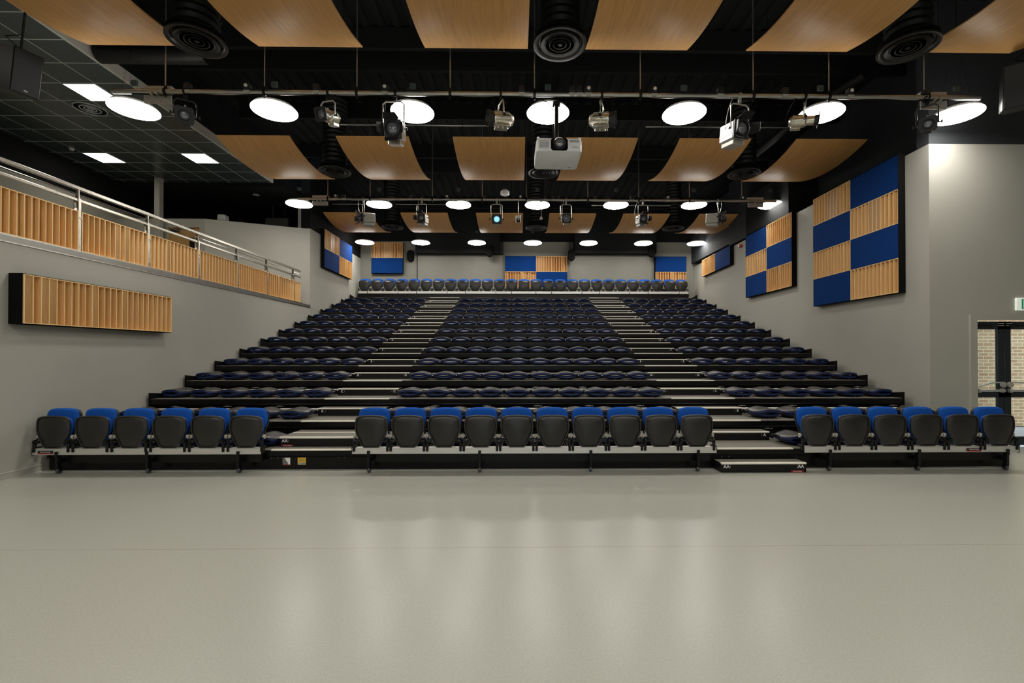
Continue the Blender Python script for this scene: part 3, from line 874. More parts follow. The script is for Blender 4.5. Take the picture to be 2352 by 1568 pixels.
gaps = [-6.55, -5.86, -3.48, -2.06, .29, 1.66, 4.0, 5.38, 6.97]
xs = [-6.55, -5.87, -3.47, -2.08, .28, 1.68, 4.03, 5.25, 6.97]
xs = [-6.55, -5.90, -3.52, -2.09, .24, 1.66, 3.98, 5.2, 6.97]
allx = [-6.55]
px = [845, 915, 957, 1027, 1069, 1139, 1175, 1231, 1267, 1337, 1378, 1447, 1490, 1562]
for p in px: allx.append((p - 1192) * 19.1 / 1075.0)
allx.append(6.97)
b = MB()
for a, c in zip(allx[:-1], allx[1:]): b.box(a + .012, c - .012, 0, .08, -.095, 0, .003)
b.obj('beam', M['alu'], t, False)
MB().box(-6.55, 6.97, .005, .10, -.10, -.015).obj('beam_core', M['black_matt'], t, False)
MB().box(-6.55, 6.97, .02, .135, -.345, -.10).obj('beam_skirt', M['satin_fascia'], t, False)

# ------------------------------------------------------------------ ceiling canopies
PXC = [-5.655, -3.13, -.643, 1.78, 4.235, 6.76]
def canopy_mesh(L):
    w, sag, th = 1.55, .19, .018
    n = 28; rows = []
    for j in range(n + 1):
        s = j / n
        z = -sag * (1 - (2 * s - 1) ** 2)
        rows.append((s * L, z))
    b = MB(); vs = []; fs = []
    for y, z in rows:
        vs += [(-w / 2, y, z), (w / 2, y, z), (w / 2, y, z + th), (-w / 2, y, z + th)]
    for j in range(n):
        a = 4 * j
        for k in range(4):
            fs.append((a + k, a + (k + 1) % 4, a + 4 + (k + 1) % 4, a + 4 + k))
    fs += [(3, 2, 1, 0), (4 * n, 4 * n + 1, 4 * n + 2, 4 * n + 3)]
    b.add(vs, fs)
    return b.mesh('board', M['canopy'])
CAN = canopy_mesh(2.46)
WIRE = MB().cyl((0, 0, -.07), (0, 0, 1.6), .004, None, 6).mesh('hanger', M['black_metal'])
rown = ('nearest row', 'middle row', 'farthest row')
for r, y in enumerate((4.60, 9.99, 15.42)):
    for c, x in enumerate(PXC):
        t = thing('ceiling_canopy', 'curved oak acoustic board hung in the %s, %s from the left' % (rown[r], ORD[c]), 'ceiling panel', (x, y, 6.25), 0, 'curved oak boards under the ceiling')
        put('board', CAN, t)
        for wx in (-.6, .6):
            for wy in (.3, 2.16): put('hanger', WIRE, t, (wx, wy, 0))

# ------------------------------------------------------------------ round pendant lamps
def lamp_meshes(r, top):
    a = MB().lathe([(r - .03, 0.028), (r - .03, .07), (r - .05, .085), (0, .09)], 48).mesh('housing', M['lamp_body'])
    c = MB().lathe([(0, .0), (r - .006, .0), (r, .006), (r, .022), (r - .004, .026), (0, .026)], 48).mesh('light_disc', M['lamp'])
    w = MB()
    for q in (0, 1, 2):
        an = 2 * pi * q / 3 + .5
        w.cyl((r * .8 * cos(an), r * .8 * sin(an), .09), (0, 0, 1.15), .002, None, 5)
    w.cyl((0, 0, 1.15), (0, 0, top), .004, None, 6)
    dbx = MB().box(-.05, .05, -.02, .02, .40, .49, .006).mesh('driver_box', M['driver'])
    return a, c, w.mesh('suspension', M['black_metal']), dbx
rowsL = [(7.65, (-6.24, -3.98, -1.74, .475, 2.72, 4.99, 7.30), (5.575, 5.57, 5.56, 5.56, 5.567, 5.58, 5.59), 'nearest visible row'),
         (13.2, (-6.17, -3.935, -1.705, .52, 2.745, 4.97, 7.18), (5.81,) * 4 + (5.82, 5.83, 5.84), 'middle row'),
         (18.3, (-6.01, -3.83, -1.65, .54, 2.73, 4.89, 6.98), (5.94,) * 7, 'farthest row'),
         (2.1, (-6.24, -3.98, -1.74, .475, 2.72, 4.99, 7.30), (5.57,) * 7, 'row above the photographer'),
         (-3.4, (-6.24, -3.98, -1.74, .475, 2.72, 4.99, 7.30), (5.57,) * 7, 'row behind the photographer')]
for y, xs, zs, rn in rowsL:
    LM = lamp_meshes(.345, ZC - .03 - zs[3])
    for k, (x, z) in enumerate(zip(xs, zs)):
        if k == 6 and y == 7.65: x, y, z = 7.18, 7.55, 5.53
        t = thing('pendant_lamp', 'round glowing disc lamp in the %s, %s from the left' % (rn, ORD[k]), 'lamp', (x, y, z), 0, 'round disc lamps')
        put('housing', LM[0], t); put('light_disc', LM[1], t); put('suspension', LM[2], t); put('driver_box', LM[3], t)

# ------------------------------------------------------------------ round air diffusers with their ducts
def vent_mesh(r, m, name='grille'):
    b = MB()
    prof = [(r * .80, .05), (r * .86, .01), (r * .93, -.004), (r, .0), (r * 1.0, .02), (r * .9, .06), (r * .8, .09)]
    b.lathe(prof[::-1], 44)
    for f in (.70, .54, .38, .22):
        b.lathe([(r * f, .01), (r * (f + .035), .0), (r * (f + .05), .03), (r * (f - .03), .07)][::-1], 40)
    b.lathe([(0, .0), (r * .08, .005), (r * .1, .04), (0, .05)][::-1], 24)
    return b.mesh(name, m)
VG = vent_mesh(.375, M['vent'])
back = MB().lathe([(0, .075), (.36, .075), (.36, .10), (0, .10)], 36).mesh('plenum', M['black_matt'])
dp = [(.30, .10)]
for k in range(15): dp += [(.285, .14 + k * .11), (.262, .195 + k * .11)]
duct_me = MB().lathe(dp, 32).mesh('flexible_duct', M['duct'])
vlist = [(-4.52, 6.6), (.58, 6.6), (5.575, 6.6), (-4.43, 11.3), (.59, 11.3), (5.48, 11.3), (-4.4, 16.3), (.6, 16.3), (5.4, 16.3)]
vn = ['nearest', 'middle-row', 'farthest']
vc = ['left', 'centre', 'right']
for k, (x, y) in enumerate(vlist):
    t = thing('air_diffuser', 'round black ringed %s air diffuser on the %s under the ceiling' % (vn[k // 3], vc[k % 3]), 'air vent', (x, y, 6.0), 0, 'round air diffusers')
    put('grille', VG, t); put('plenum', back, t); put('flexible_duct', duct_me, t)
# long spiral duct on the left and a cross duct on the right
b = MB()
pts = []
for k in range(60): pts.append((0, 0))
prof = []
for k in range(17): prof += [(.155, -7.2 + k * .11), (.150, -7.2 + k * .11 + .055)]
tag(MB().lathe([(r, h + .0) for r, h in prof], 24, 'X', (0, 8.1, 6.78)).obj('spiral_duct', M['duct']), 'black spiral air duct crossing behind nearest left ceiling board', 'duct')
tag(MB().tube([(6.9, 9.2, 7.2), (6.5, 10.2, 7.1), (6.5, 13.0, 7.1)], .1, 14).obj('air_duct', M['duct']), 'thin black air duct above right end of near lighting bar', 'duct')
for k, (x0, x1, y, z, lab) in enumerate(((-4.2, -.7, 11.0, 7.0, 'thin grey conduit above the middle boards, left of centre'), (3.0, 6.4, 11.0, 7.0, 'thin grey conduit above the middle boards, right of centre'),
                                         (2.5, 5.6, 16.1, 6.75, 'thin grey conduit behind far lighting bar on the right'), (-6.4, -2.1, 16.1, 6.75, 'thin grey conduit behind far lighting bar on the left'))):
    tag(MB().cyl((x0, y, z), (x1, y, z), .022, None, 10).obj('conduit', M['pipe']), lab, 'conduit', 'conduits under the roof')

# ------------------------------------------------------------------ lighting bars
def socket_mesh():
    b = MB().box(-.045, .045, -.05, .04, .01, .10, .008).mesh('socket', M['fix_black'], False)
    c = MB().lathe([(.026, 0), (.026, -.012), (.020, -.016), (0, -.016)], 18, 'Y', (0, -.05, .058)).mesh('socket_cap', M['white_ink'])
    d = MB().add([(-.05, -.04, -.005), (.05, -.04, -.005), (.03, -.03, -.05), (-.03, -.03, -.05), (-.05, .0, -.005), (.05, .0, -.005), (.03, 0, -.05), (-.03, 0, -.05)], [(0, 1, 2, 3), (4, 7, 6, 5), (0, 3, 7, 4), (1, 5, 6, 2), (3, 2, 6, 7)]).mesh('socket_tail', M['silver'], False)
    return b, c, d
SK = socket_mesh()
def bar(label, y, z, x0, x1, r, rods, socks, plates, ztop):
    t = thing('lighting_bar', label, 'lighting bar', (0, y, z), 0)
    MB().cyl((x0, 0, 0), (x1, 0, 0), r, None, 20).obj('pipe', M['pipe'], t)
    for x in rods:
        MB().cyl((x, 0, r), (x, 0, ztop - z), .010, None, 8).obj('rod', M['pipe'], t)
        MB().lathe([(r + .003, -.022), (r + .012, -.018), (r + .012, .018), (r + .003, .022)], 20, 'X', (x, 0, 0)).box(x - .015, x + .015, -.02, .02, r, r + .05, .003).box(x - .008, x + .008, -.015, .015, -r - .045, -r, .003).obj('pipe_clamp', M['black_metal'], t)
    for x, cap in socks:
        s = put('socket', SK[0], t, (x, -.01, r * .4))
        if cap: put('socket_cap', SK[1], s)
        put('socket_tail', SK[2], s)
    for x in plates:
        MB().box(x - .21, x + .21, r + .0, r + .02, -.16, .10, .003).box(x - .21, x + .21, r, r + .12, .10, .11).box(x - .06, x - .03, -.05, r, -.06, -.03).box(x + .03, x + .06, -.05, r, -.06, -.03).obj('mounting_plate', M['silver'], t, False)
    pts = [(x0 + .3 + (x1 - x0 - .6) * k / 60, -.01, -r - .004 - .018 * abs(sin(k * .7)) ** 3) for k in range(61)]
    MB().tube(pts, .007, 6).obj('cable_run', M['black_matt'], t)
    return t
b1 = bar('near galvanised lighting bar spanning the hall with stage lights', 7.2, 5.635, -6.20, 7.21, .038,
         (-5.40, -3.90, -2.49, -1.06, .24, 1.88, 3.64, 4.83, 6.33),
         [(-5.05, False), (-4.15, True), (-3.10, False), (-2.05, True), (.04, False), (.82, False), (.93, False), (1.07, True), (2.09, True), (3.12, False), (4.12, False), (5.15, True), (6.35, False)],
         (-5.55, 6.52), ZC - .1)
b2 = bar('far galvanised lighting bar spanning the hall with silver lights', 12.6, 5.775, -5.93, 6.99, .034,
         (-5.13, -4.0, -2.33, -.99, .20, 1.86, 3.24, 4.62, 6.05),
         [(-4.90, True), (-4.70, False), (-2.90, False), (-1.93, True), (-.93, False), (.04, True), (.72, False), (.93, False), (1.07, False), (2.05, False), (2.4, False), (3.05, False), (4.02, True), (6.05, True)],
         (-5.35, 6.45), ZC - .1)

# ------------------------------------------------------------------ stage lights
def aim_mat(origin, direction):
    """local -Y is the beam direction"""
    d = Vector(direction).normalized()
    q = (-d).to_track_quat('Y', 'Z')
    return Matrix.Translation(origin) @ q.to_matrix().to_4x4()
def stage_light(kind, label, x, y, zp, drop, direction, s=1.0, lens='lens', body='chrome', rp=.038, yoke_mat='silver', dx=0.0):
    """clamp on the pipe at (x,y,zp); lamp centre hangs drop below and dx to the side"""
    t = thing('stage_light', label, 'stage light', (x, y, zp), 0)
    c = (dx, 0, -drop)
    T = aim_mat(c, direction)
    hw = {'profile': .105, 'fresnel': .15, 'parcan': .11, 'box': .15}[kind] * s
    # clamp
    MB().box(-.022, .022, -.02, .02, -rp - .07, -rp, .004).lathe([(rp + .004, -.02), (rp + .014, -.016), (rp + .014, .016), (rp + .004, .02)], 18, 'X').cyl((0, -.05, -rp - .03), (0, .05, -rp - .03), .008, None, 8).obj('hook_clamp', M['black_metal'] if body != 'silver' else M['silver'], t)
    # yoke: a stirrup square to the beam
    d = Vector(direction); d.z = 0
    sd = Vector((-d.y, d.x, 0)).normalized() if d.length > .01 else Vector((1, 0, 0))
    top = Vector((0, 0, -rp - .07)); cc = Vector(c)
    a = cc + sd * (hw + .02); e = cc - sd * (hw + .02)
    zt = top.z - .02
    up_a = Vector((a.x, a.y, zt - .04)); up_e = Vector((e.x, e.y, zt - .04))
    MB().tube([a, up_a, Vector((a.x, a.y, zt)) * .7 + Vector((top.x + dx, top.y, zt)) * .3, Vector((top.x, top.y, zt)), Vector((e.x, e.y, zt)) * .7 + Vector((top.x + dx, top.y, zt)) * .3, up_e, e], .010 * s + .002, 8).obj('yoke', M[yoke_mat], t)
    for p, sg in ((a, 1), (e, -1)):
        kb = MB()
        kb.cyl(p, p + sd * sg * .03, .010, None, 10).cyl(p + sd * sg * .03, p + sd * sg * .05, .024 * s, None, 12)
        kb.obj('tilt_knob', M['fix_black'], t)
    b = MB(); b.T = T
    if kind == 'profile':
        b.lathe([(0, .24 * s), (.06 * s, .235 * s), (.095 * s, .19 * s), (.10 * s, .10 * s), (.098 * s, .0), (.075 * s, -.02 * s), (.072 * s, -.16 * s)], 20, 'Y')
        for k in range(6): b.lathe([(.103 * s, (.03 + k * .028) * s), (.103 * s, (.042 + k * .028) * s)], 20, 'Y')
        b.box(-.05 * s, .05 * s, .05 * s, .2 * s, -.135 * s, -.08 * s, .008)
        b.obj('body', M[body], t)
        g = MB(); g.T = T
        w = .105 * s
        g.lathe([(.075 * s, -.13 * s), (.083 * s, -.14 * s), (.083 * s, -.19 * s), (.070 * s, -.195 * s), (.066 * s, -.15 * s)], 24, 'Y')
        n = 24
        out = []; inn = []
        for k in range(n):
            an = 2 * pi * k / n + pi / n
            m_ = max(abs(cos(an)), abs(sin(an)))
            out.append((w * cos(an) / m_, -.2 * s, w * sin(an) / m_)); inn.append((.07 * s * cos(an), -.2 * s, .07 * s * sin(an)))
        o2 = [(p[0], -.185 * s, p[2]) for p in out]; i2 = [(p[0], -.185 * s, p[2]) for p in inn]
        g.rings([out, inn, i2, o2, out], False, False)
        g.obj('gel_frame', M['fix_black'], t, False)
        l = MB(); l.T = T
        l.lathe([(0, -.176 * s), (.03 * s, -.173 * s), (.055 * s, -.163 * s), (.068 * s, -.15 * s), (0, -.15 * s)], 24, 'Y')
        l.obj('lens', M[lens], t)
        for k in (-1, 1):
            sh = MB(); sh.T = T
            sh.box(k * .115 * s - .012, k * .115 * s + .012, .0, .03 * s, -.01, .01).obj('shutter_handle', M['ivory'], t, False)
        sh = MB(); sh.T = T
        sh.box(-.01, .01, .0, .03 * s, .10 * s, .125 * s).obj('shutter_handle', M['ivory'], t, False)
    elif kind == 'parcan':
        n = 24; pr = []
        b.lathe([(0, .19 * s), (.07 * s, .18 * s), (.098 * s, .13 * s), (.104 * s, .10 * s), (.104 * s, -.10 * s), (.098 * s, -.12 * s)], 24, 'Y')
        for k in range(12):
            an = 2 * pi * k / 12
            b.cyl((.104 * s * cos(an), -.1 * s, .104 * s * sin(an)), (.104 * s * cos(an), .12 * s, .104 * s * sin(an)), .006 * s, None, 6)
        b.lathe([(.112 * s, -.01 * s), (.112 * s, .012 * s)], 24, 'Y')
        b.box(-.09 * s, .09 * s, -.09 * s, .11 * s, -.125 * s, -.10 * s, .004)
        for k in (-.06, 0.01, .08): b.cyl((.02 * s, k * s, -.12 * s), (.02 * s, k * s, -.145 * s), .014 * s, None, 10)
        b.obj('body', M[body], t)
        g = MB(); g.T = T
        o = []
        g.lathe([(.098 * s, -.11 * s), (.105 * s, -.12 * s), (.125 * s, -.20 * s), (.118 * s, -.205 * s), (.088 * s, -.14 * s)], 8, 'Y')
        g.obj('front_cowl', M['fix_black'], t, False)
        l = MB(); l.T = T
        l.lathe([(0, -.165 * s), (.04 * s, -.16 * s), (.075 * s, -.145 * s), (.09 * s, -.13 * s), (0, -.13 * s)], 24, 'Y')
        l.obj('lens', M[lens], t)
    else:
        dd = .34 * s if kind == 'box' else .26 * s
        hh = .135 * s
        b.box(-hh, hh, -.02, dd, -hh * 1.15, hh, .02)
        b.box(-hh * .8, hh * .8, 0, dd * .9, -hh * 1.75, -hh * 1.15, .012)
        b.box(-hh - .004, hh + .004, .02, dd - .02, -.035 * s, -.02 * s).box(-hh - .004, hh + .004, .02, dd - .02, -.075 * s, -.045 * s)
        b.obj('body', M[body], t, False)
        g = MB(); g.T = T
        g.box(-hh * 1.02, hh * 1.02, -.045, -.02, -hh * 1.15, hh * 1.02, .006)
        g.lathe([(.118 * s, -.045), (.122 * s, -.08), (.105 * s, -.085), (.1 * s, -.05)], 28, 'Y')
        g.obj('front_frame', M['fix_black'], t, False)
        l = MB(); l.T = T
        l.lathe([(0, -.098 * s), (.04 * s, -.093 * s), (.08 * s, -.075 * s), (.104 * s, -.05 * s), (0, -.046)], 28, 'Y')
        l.obj('lens', M[lens], t)
        for q in range(4):
            an = q * pi / 2
            f = MB(); f.T = T @ Matrix.Rotation(an, 4, 'Y') @ Matrix.Translation((0, -.085, hh * 1.0)) @ Matrix.Rotation(radians(-28), 4, 'X')
            wv = hh * (.95 if q % 2 == 0 else .7)
            f.add([(-wv, 0, 0), (wv, 0, 0), (wv * .72, -.15 * s, 0), (-wv * .72, -.15 * s, 0), (-wv, 0, .004), (wv, 0, .004), (wv * .72, -.15 * s, .004), (-wv * .72, -.15 * s, .004)],
                  [(0, 3, 2, 1), (4, 5, 6, 7), (0, 1, 5, 4), (1, 2, 6, 5), (2, 3, 7, 6), (3, 0, 4, 7)])
            f.obj('barn_door', M['fix_black'], t, False)
    # power lead looping back to the bar
    rn = random.Random(label)
    e0 = T @ Vector((0, .18 * s, 0))
    w1 = rn.uniform(.08, .2) * rn.choice((-1, 1))
    pts = []
    P0, P1, P2, P3 = e0, e0 + Vector((w1, .05, -.16)), Vector((w1 * 1.6, .02, -drop * .5)), Vector((w1 * .8, -.02, -rp))
    for k in range(15):
        u = k / 14
        pts.append(P0 * (1 - u) ** 3 + P1 * 3 * u * (1 - u) ** 2 + P2 * 3 * u * u * (1 - u) + P3 * u ** 3)
    MB().tube(pts, .006, 6).obj('power_lead', M['black_matt'] if body != 'silver' else M['silver'], t)
    return t
Y1, Z1 = 7.2, 5.635
stage_light('profile', 'black profile spot with round lens facing forward, leftmost on near bar', -5.10, Y1, Z1, .36, (.62, -1, -.50), 1.15, 'lens', 'fix_black', yoke_mat='fix_black')
stage_light('profile', 'small alloy profile spot with black gel frame, second on near bar', -2.93, Y1, Z1, .36, (-.25, -1, -.30), .95, dx=-.0)
stage_light('fresnel', 'black barn-door fresnel lamp in front of third near disc lamp', -1.90, Y1, Z1, .55, (-.02, -1, -.28), .95, body='chrome', yoke_mat='silver', dx=-.03)
stage_light('parcan', 'ribbed alloy can light pointing left, hung left of the projector', -.28, Y1, Z1, .39, (-1, -.35, -.08), 1.05, yoke_mat='chrome')
stage_light('parcan', 'ribbed alloy can light pointing right, hung right of the projector', 1.28, Y1, Z1, .39, (1, -.35, -.12), 1.05, yoke_mat='chrome')
stage_light('box', 'large pale boxy fresnel with dark lens, right part of near bar', 3.43, Y1, Z1, .52, (.25, -1, -.12), .95, body='silver', yoke_mat='silver')
stage_light('profile', 'small profile spot before the sixth near disc lamp, seen side-on', 4.45, Y1, Z1, .38, (1, -.5, -.15), .95, body='chrome', yoke_mat='chrome')
stage_light('profile', 'black profile spot with looped cables at right end of near bar', 6.38, Y1, Z1, .42, (-.80, -1, -.45), 1.05, 'lens', 'fix_black', yoke_mat='fix_black')
Y2, Z2 = 12.6, 5.775
stage_light('box', 'silver fresnel aimed left, leftmost on the far bar', -4.18, Y2, Z2, .50, (-1, -.5, -.05), .88, body='silver', rp=.034)
stage_light('box', 'silver fresnel with bluish lens, second on the far bar', -2.62, Y2, Z2, .50, (-.15, -1, -.12), .78, body='silver', rp=.034)
stage_light('profile', 'black-fronted spot with glowing pale blue lens on far bar', -.60, Y2, Z2, .52, (.05, -1, -.30), 1.25, 'lens_blue', 'silver', rp=.034)
stage_light('profile', 'black-fronted spot with pinkish round lens, right of the hanging microphone', 1.27, Y2, Z2, .50, (-.02, -1, -.25), 1.2, 'lens', 'silver', rp=.034)
stage_light('box', 'silver fresnel facing right with blue lens, fifth on the far bar', 3.36, Y2, Z2, .50, (.15, -1, -.12), .80, body='silver', rp=.034)
stage_light('box', 'silver fresnel with black hood aimed right, rightmost on the far bar', 5.40, Y2, Z2, .48, (1, -.5, -.05), .90, body='silver', rp=.034)

# dome camera and microphone on the far bar
t = thing('ceiling_camera', 'white pan-tilt camera hung on a drop rod from far bar', 'camera', (-.02, Y2, Z2 - .50))
MB().cyl((0, 0, .07), (0, 0, .46), .009, None, 8).obj('drop_rod', M['silver'], t)
MB().box(-.075, .075, -.06, .07, -.02, .07, .015).box(-.075, -.045, -.06, .06, -.11, .0, .01).box(.045, .075, -.06, .06, -.11, .0, .01).obj('housing', M['white_plastic'], t, False)
MB().lathe([(0, -.10), (.03, -.10), (.034, -.06), (.05, -.04), (.055, 0), (.05, .04), (0, .06)], 20, 'Y', (0, 0, -.055)).obj('camera_head', M['fix_black'], t)
MB().lathe([(0, -.112), (.018, -.11), (.024, -.10), (0, -.10)], 16, 'Y', (0, 0, -.055)).obj('lens', M['lens'], t)
t = thing('ceiling_microphone', 'small white star-shaped microphone hung on thin rod by centre lamp', 'microphone', (.60, Y2, Z2 - .50))
MB().cyl((0, 0, .05), (0, 0, .46), .007, None, 8).obj('drop_rod', M['silver'], t)
b = MB()
for k in range(3):
    an = 2 * pi * k / 3 + .5
    b.cyl((0, 0, .03), (.05 * cos(an), .05 * sin(an), 0), .012, .012, 8)
b.lathe([(.0, .055), (.02, .05), (.025, .02), (.03, -.02), (.02, -.035), (0, -.04)][::-1], 16).obj('capsule_cluster', M['silver'], t)

# ------------------------------------------------------------------ projector
t = thing('projector', 'white ceiling projector hung upside down on a pole at the centre', 'projector', (.595, 6.86, 4.615))
t.rotation_euler = (radians(-4.5), 0, radians(1.5))
w, D, Hh = .34, .60, .20
out = []
def rrect(hw_, y0, y1, r, z, n=5):
    p = []
    for cx, cy, a0 in ((hw_ - r, y0 + r, -90), (hw_ - r, y1 - r, 0), (-hw_ + r, y1 - r, 90), (-hw_ + r, y0 + r, 180)):
        for k in range(n + 1):
            a = radians(a0 + 90 * k / n); p.append((cx + r * cos(a), cy + r * sin(a), z))
    return p
b = MB().rings([rrect(w - .02, .015, D - .02, .05, 0), rrect(w - .004, .004, D - .004, .06, .008), rrect(w, 0, D, .06, .03), rrect(w, -.0, D, .06, Hh - .03), rrect(w - .01, .008, D - .01, .06, Hh)])
b.obj('case', M['white_plastic'], t)
MB().rings([[(x, -.004, z) for x, z in ((-.125, .035), (-.10, .008), (.10, .008), (.125, .035), (.125, .17), (.10, .195), (-.10, .195), (-.125, .17))], [(x, .012, z) for x, z in ((-.125, .035), (-.10, .008), (.10, .008), (.125, .035), (.125, .17), (.10, .195), (-.10, .195), (-.125, .17))]]).obj('lens_recess', M['black_matt'], t, False)
MB().lathe([(.085, .0), (.09, -.03), (.08, -.045), (.068, -.04)], 28, 'Y', (0, 0, .105)).obj('lens_ring', M['fix_black'], t)
MB().lathe([(0, -.058), (.03, -.055), (.055, -.045), (.068, -.03), (0, -.03)], 28, 'Y', (0, 0, .105)).obj('lens', M['lens'], t)
b = MB()
for k in range(7): b.box(-.295, -.155, -.003, .0, .04 + k * .018, .046 + k * .018)
for k in range(3): b.box(.155, .295, -.003, .0, .14 + k * .012, .145 + k * .012)
b.obj('vent_slots', M['grey_mark'], t, False)
put('brand_lettering', text_mesh('EPSON', .030, M['grey_mark']), t, (.235, -.002, .062), (radians(90), radians(180), 0))
b = MB()
for k in range(5): b.box(-.24 + k * .02, -.235 + k * .02, -.001, .001, .012, .020)
b.box(.19, .235, .50, .515, -.001, .001).box(-.005, .005, .32, .33, -.001, .001).box(-.05, .04, .44, .444, -.001, .001)
b.obj('marking', M['grey_mark'], t, False)
MB().box(-w + .01, -w + .05, .03, .07, Hh - .01, Hh + .03, .006).obj('foot', M['white_plastic'], t)
MB().box(w - .05, w - .01, .03, .07, Hh - .01, Hh + .03, .006).obj('foot', M['white_plastic'], t)
MB().box(-.10, .10, .20, .45, Hh - .002, Hh + .02, .004).cyl((0, .35, Hh), (0, .35, 1.0), .034, None, 18).box(-.06, .06, .29, .41, .93, .96, .004).obj('mounting_pole', M['black_metal'], t)
MB().tube([(-.05, .33, Hh), (-.055, .31, .5), (-.05, .31, .8), (-.12, .3, .93), (-.25, .32, 1.0)], .007, 6).obj('signal_cable', M['black_matt'], t)

# ------------------------------------------------------------------ loudspeakers
def speaker(label, loc, rot, w, d, h, badge=True, rx=0.0):
    t = thing('loudspeaker', label, 'loudspeaker', loc)
    t.rotation_euler = rot
    prof = [(-w / 2, 0), (w / 2, 0), (w / 2, d * .7), (w * .32, d), (-w * .32, d), (-w / 2, d * .7)]
    b = MB().rings([[(x, y, -h / 2) for x, y in prof], [(x, y, h / 2) for x, y in prof]][::1])
    b.obj('cabinet', M['black_metal'], t, False)
    MB().box(-w / 2 + .012, w / 2 - .012, -.012, 0, -h / 2 + .012, h / 2 - .012, .004).obj('grille', M['fix_black'], t, False)
    if badge: MB().box(-.02, .02, -.015, -.012, -h / 2 + .045, -h / 2 + .065).obj('badge', M['silver'], t, False)
    MB().tube([(rx, d * .4, h / 2), (rx, d * .4, h / 2 + .12), (rx, d * .4, h / 2 + .8)], .014, 8).box(-.10, .10, d * .3, d * .5, h / 2, h / 2 + .02).obj('bracket', M['black_metal'], t)
    MB().tube([(.05, d * .8, h / 2 - .02), (.1, d, h / 2 + .08), (-.08, d * .8, h / 2 + .13), (0, d * .45, h / 2 + .2)], .006, 6).obj('cable', M['black_matt'], t)
    return t
speaker('black loudspeaker hung in front of left ceiling boards', (-6.50, 6.25, 5.33), (radians(14), radians(-3), radians(76)), .32, .40, .56)
speaker('black loudspeaker hung at top right corner above the doors', (7.52, 6.80, 5.64), (radians(10), 0, radians(-38)), .50, .40, .62, False, .16)
# slim wall speakers on the far wall
pill = MB().rings([[(.13 * cos(2 * pi * k / 24), -.14, (.10 if sin(2 * pi * k / 24) > 0 else -.10) + .13 * sin(2 * pi * k / 24)) for k in range(24)],
                   [(.145 * cos(2 * pi * k / 24), -.10, (.10 if sin(2 * pi * k / 24) > 0 else -.10) + .145 * sin(2 * pi * k / 24)) for k in range(24)],
                   [(.145 * cos(2 * pi * k / 24), .0, (.10 if sin(2 * pi * k / 24) > 0 else -.10) + .145 * sin(2 * pi * k / 24)) for k in range(24)]]).mesh('wall_speaker', M['black_matt'])
for k, (x, lab) in enumerate(((-4.55, 'between oak panel and dark bulkhead'), (-1.22, 'under right end of the left bulkhead'), (2.18, 'beside the middle checkerboard panel'), (5.50, 'under right end of the right bulkhead'))):
    o = put('wall_speaker', pill, None, (x, 19.34 if k else 19.74, 5.72))
    if k == 2: o.location.y = 19.44
    tag(o, 'black pill-shaped speaker on far wall, ' + lab, 'loudspeaker', 'pill-shaped wall speakers')
    if k in (1, 3): o.location = (x, 19.35, 5.86)

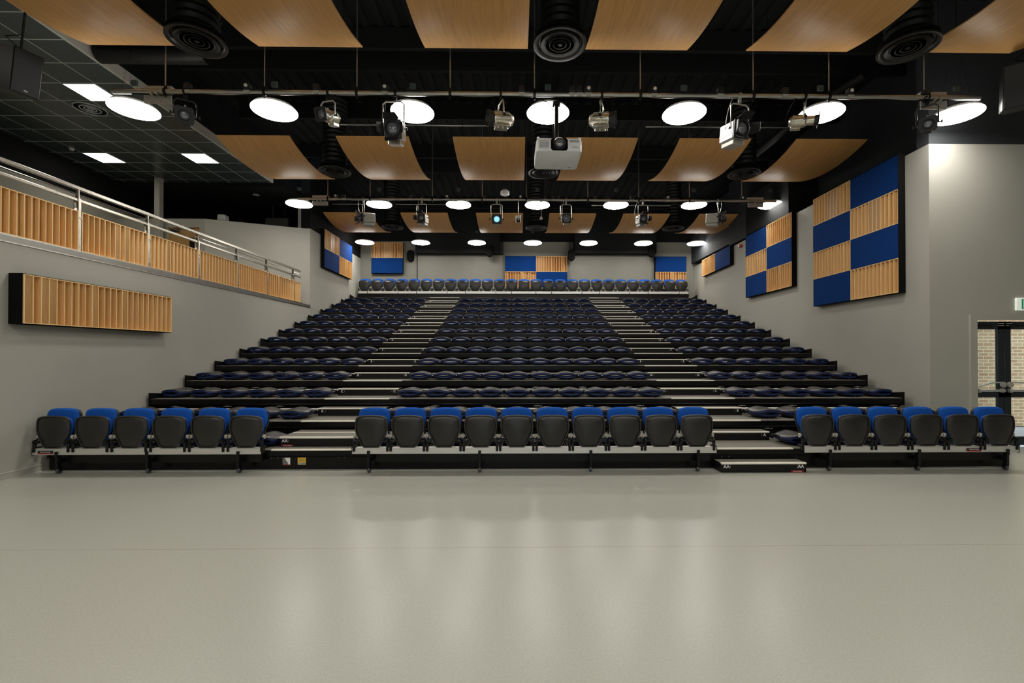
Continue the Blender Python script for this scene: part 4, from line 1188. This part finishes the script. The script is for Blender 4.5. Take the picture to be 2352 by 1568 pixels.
# ------------------------------------------------------------------ balcony ceiling fittings
def led(label, x, y):
    t = thing('ceiling_light', label, 'ceiling light', (x, y, 6.67), 0, 'square ceiling lights over the balcony')
    MB().box(-.29, .29, -.29, .29, -.010, .002).obj('diffuser', M['led_panel'], t, False)
    MB().box(-.305, .305, -.305, -.29, -.014, .002).box(-.305, .305, .29, .305, -.014, .002).box(-.305, -.29, -.29, .29, -.014, .002).box(.29, .305, -.29, .29, -.014, .002).obj('frame', M['white_ring'], t, False)
led('square glowing ceiling light over balcony, nearest beside the round vent', -8.215, 9.105)
led('square glowing ceiling light above the balcony railing, behind smoke detector', -10.655, 12.155)
led('square glowing ceiling light at far end of tiled balcony ceiling', -8.215, 12.155)
led('square ceiling light over balcony, out above the near railing', -10.04, 4.84)
led('square ceiling light over balcony, near stage end', -8.215, 1.18)
t = thing('air_diffuser', 'round white-ringed air vent in the tiled balcony ceiling', 'air vent', (-8.82, 9.72, 6.665))
t.rotation_euler = (0, 0, 0)
b = MB()
for r0 in (.27, .17, .10, .045): b.lathe([(r0 - .012, .0), (r0 - .006, -.02), (r0 + .008, -.016), (r0 + .012, .0)], 36)
b.obj('ring', M['white_ring'], t)
MB().lathe([(0, -.003), (.25, -.003), (.25, .004), (0, .004)], 36).obj('vent_core', M['black_matt'], t)
t = thing('smoke_detector', 'small white smoke detector on the balcony ceiling tiles', 'smoke detector', (-10.98, 11.6, 6.67))
MB().lathe([(.055, 0), (.055, -.03), (.035, -.06), (0, -.062)], 24).obj('body', M['silver'], t)
for k, (x, y, lab) in enumerate(((-8.15, 14.6, 'pale round downlight in black ceiling beyond balcony, larger one'), (-7.05, 15.9, 'pale round downlight in black ceiling nearest the corner column'))):
    t = thing('downlight', lab, 'ceiling light', (x, y, 6.55), 0, 'downlights in the black ceiling')
    MB().lathe([(0, -.012), (.09, -.012), (.10, 0)], 28).obj('face', M['downlight'], t)
tag(MB().box(-8.42, -7.65, 15.6, 15.75, 5.85, 6.12, .01).cyl((-8.2, 15.68, 6.1), (-8.2, 15.68, 6.56), .01).cyl((-7.8, 15.68, 6.1), (-7.8, 15.68, 6.56), .01).obj('ventilation_unit', M['lamp_body']), 'grey box unit hung in dark space left of corner column', 'ventilation unit')
tag(MB().box(-8.95, -8.72, 13.95, 14.2, 5.57, 5.76, .03).obj('junction_box', M['white_ring']), 'small grey-green box standing on the half-height balcony wall', 'box')

t = thing('pendant_speaker', 'white half-hidden round pendant speaker above middle of far lighting bar', 'loudspeaker', (-.39, 12.95, 6.02))
MB().lathe([(0, -.0), (.10, .0), (.125, .02), (.12, .10), (.06, .16), (0, .17)], 32).obj('housing', M['white_plastic'], t)
MB().cyl((0, 0, .16), (0, 0, ZC - 6.05), .005, None, 6).obj('drop_cable', M['black_metal'], t)
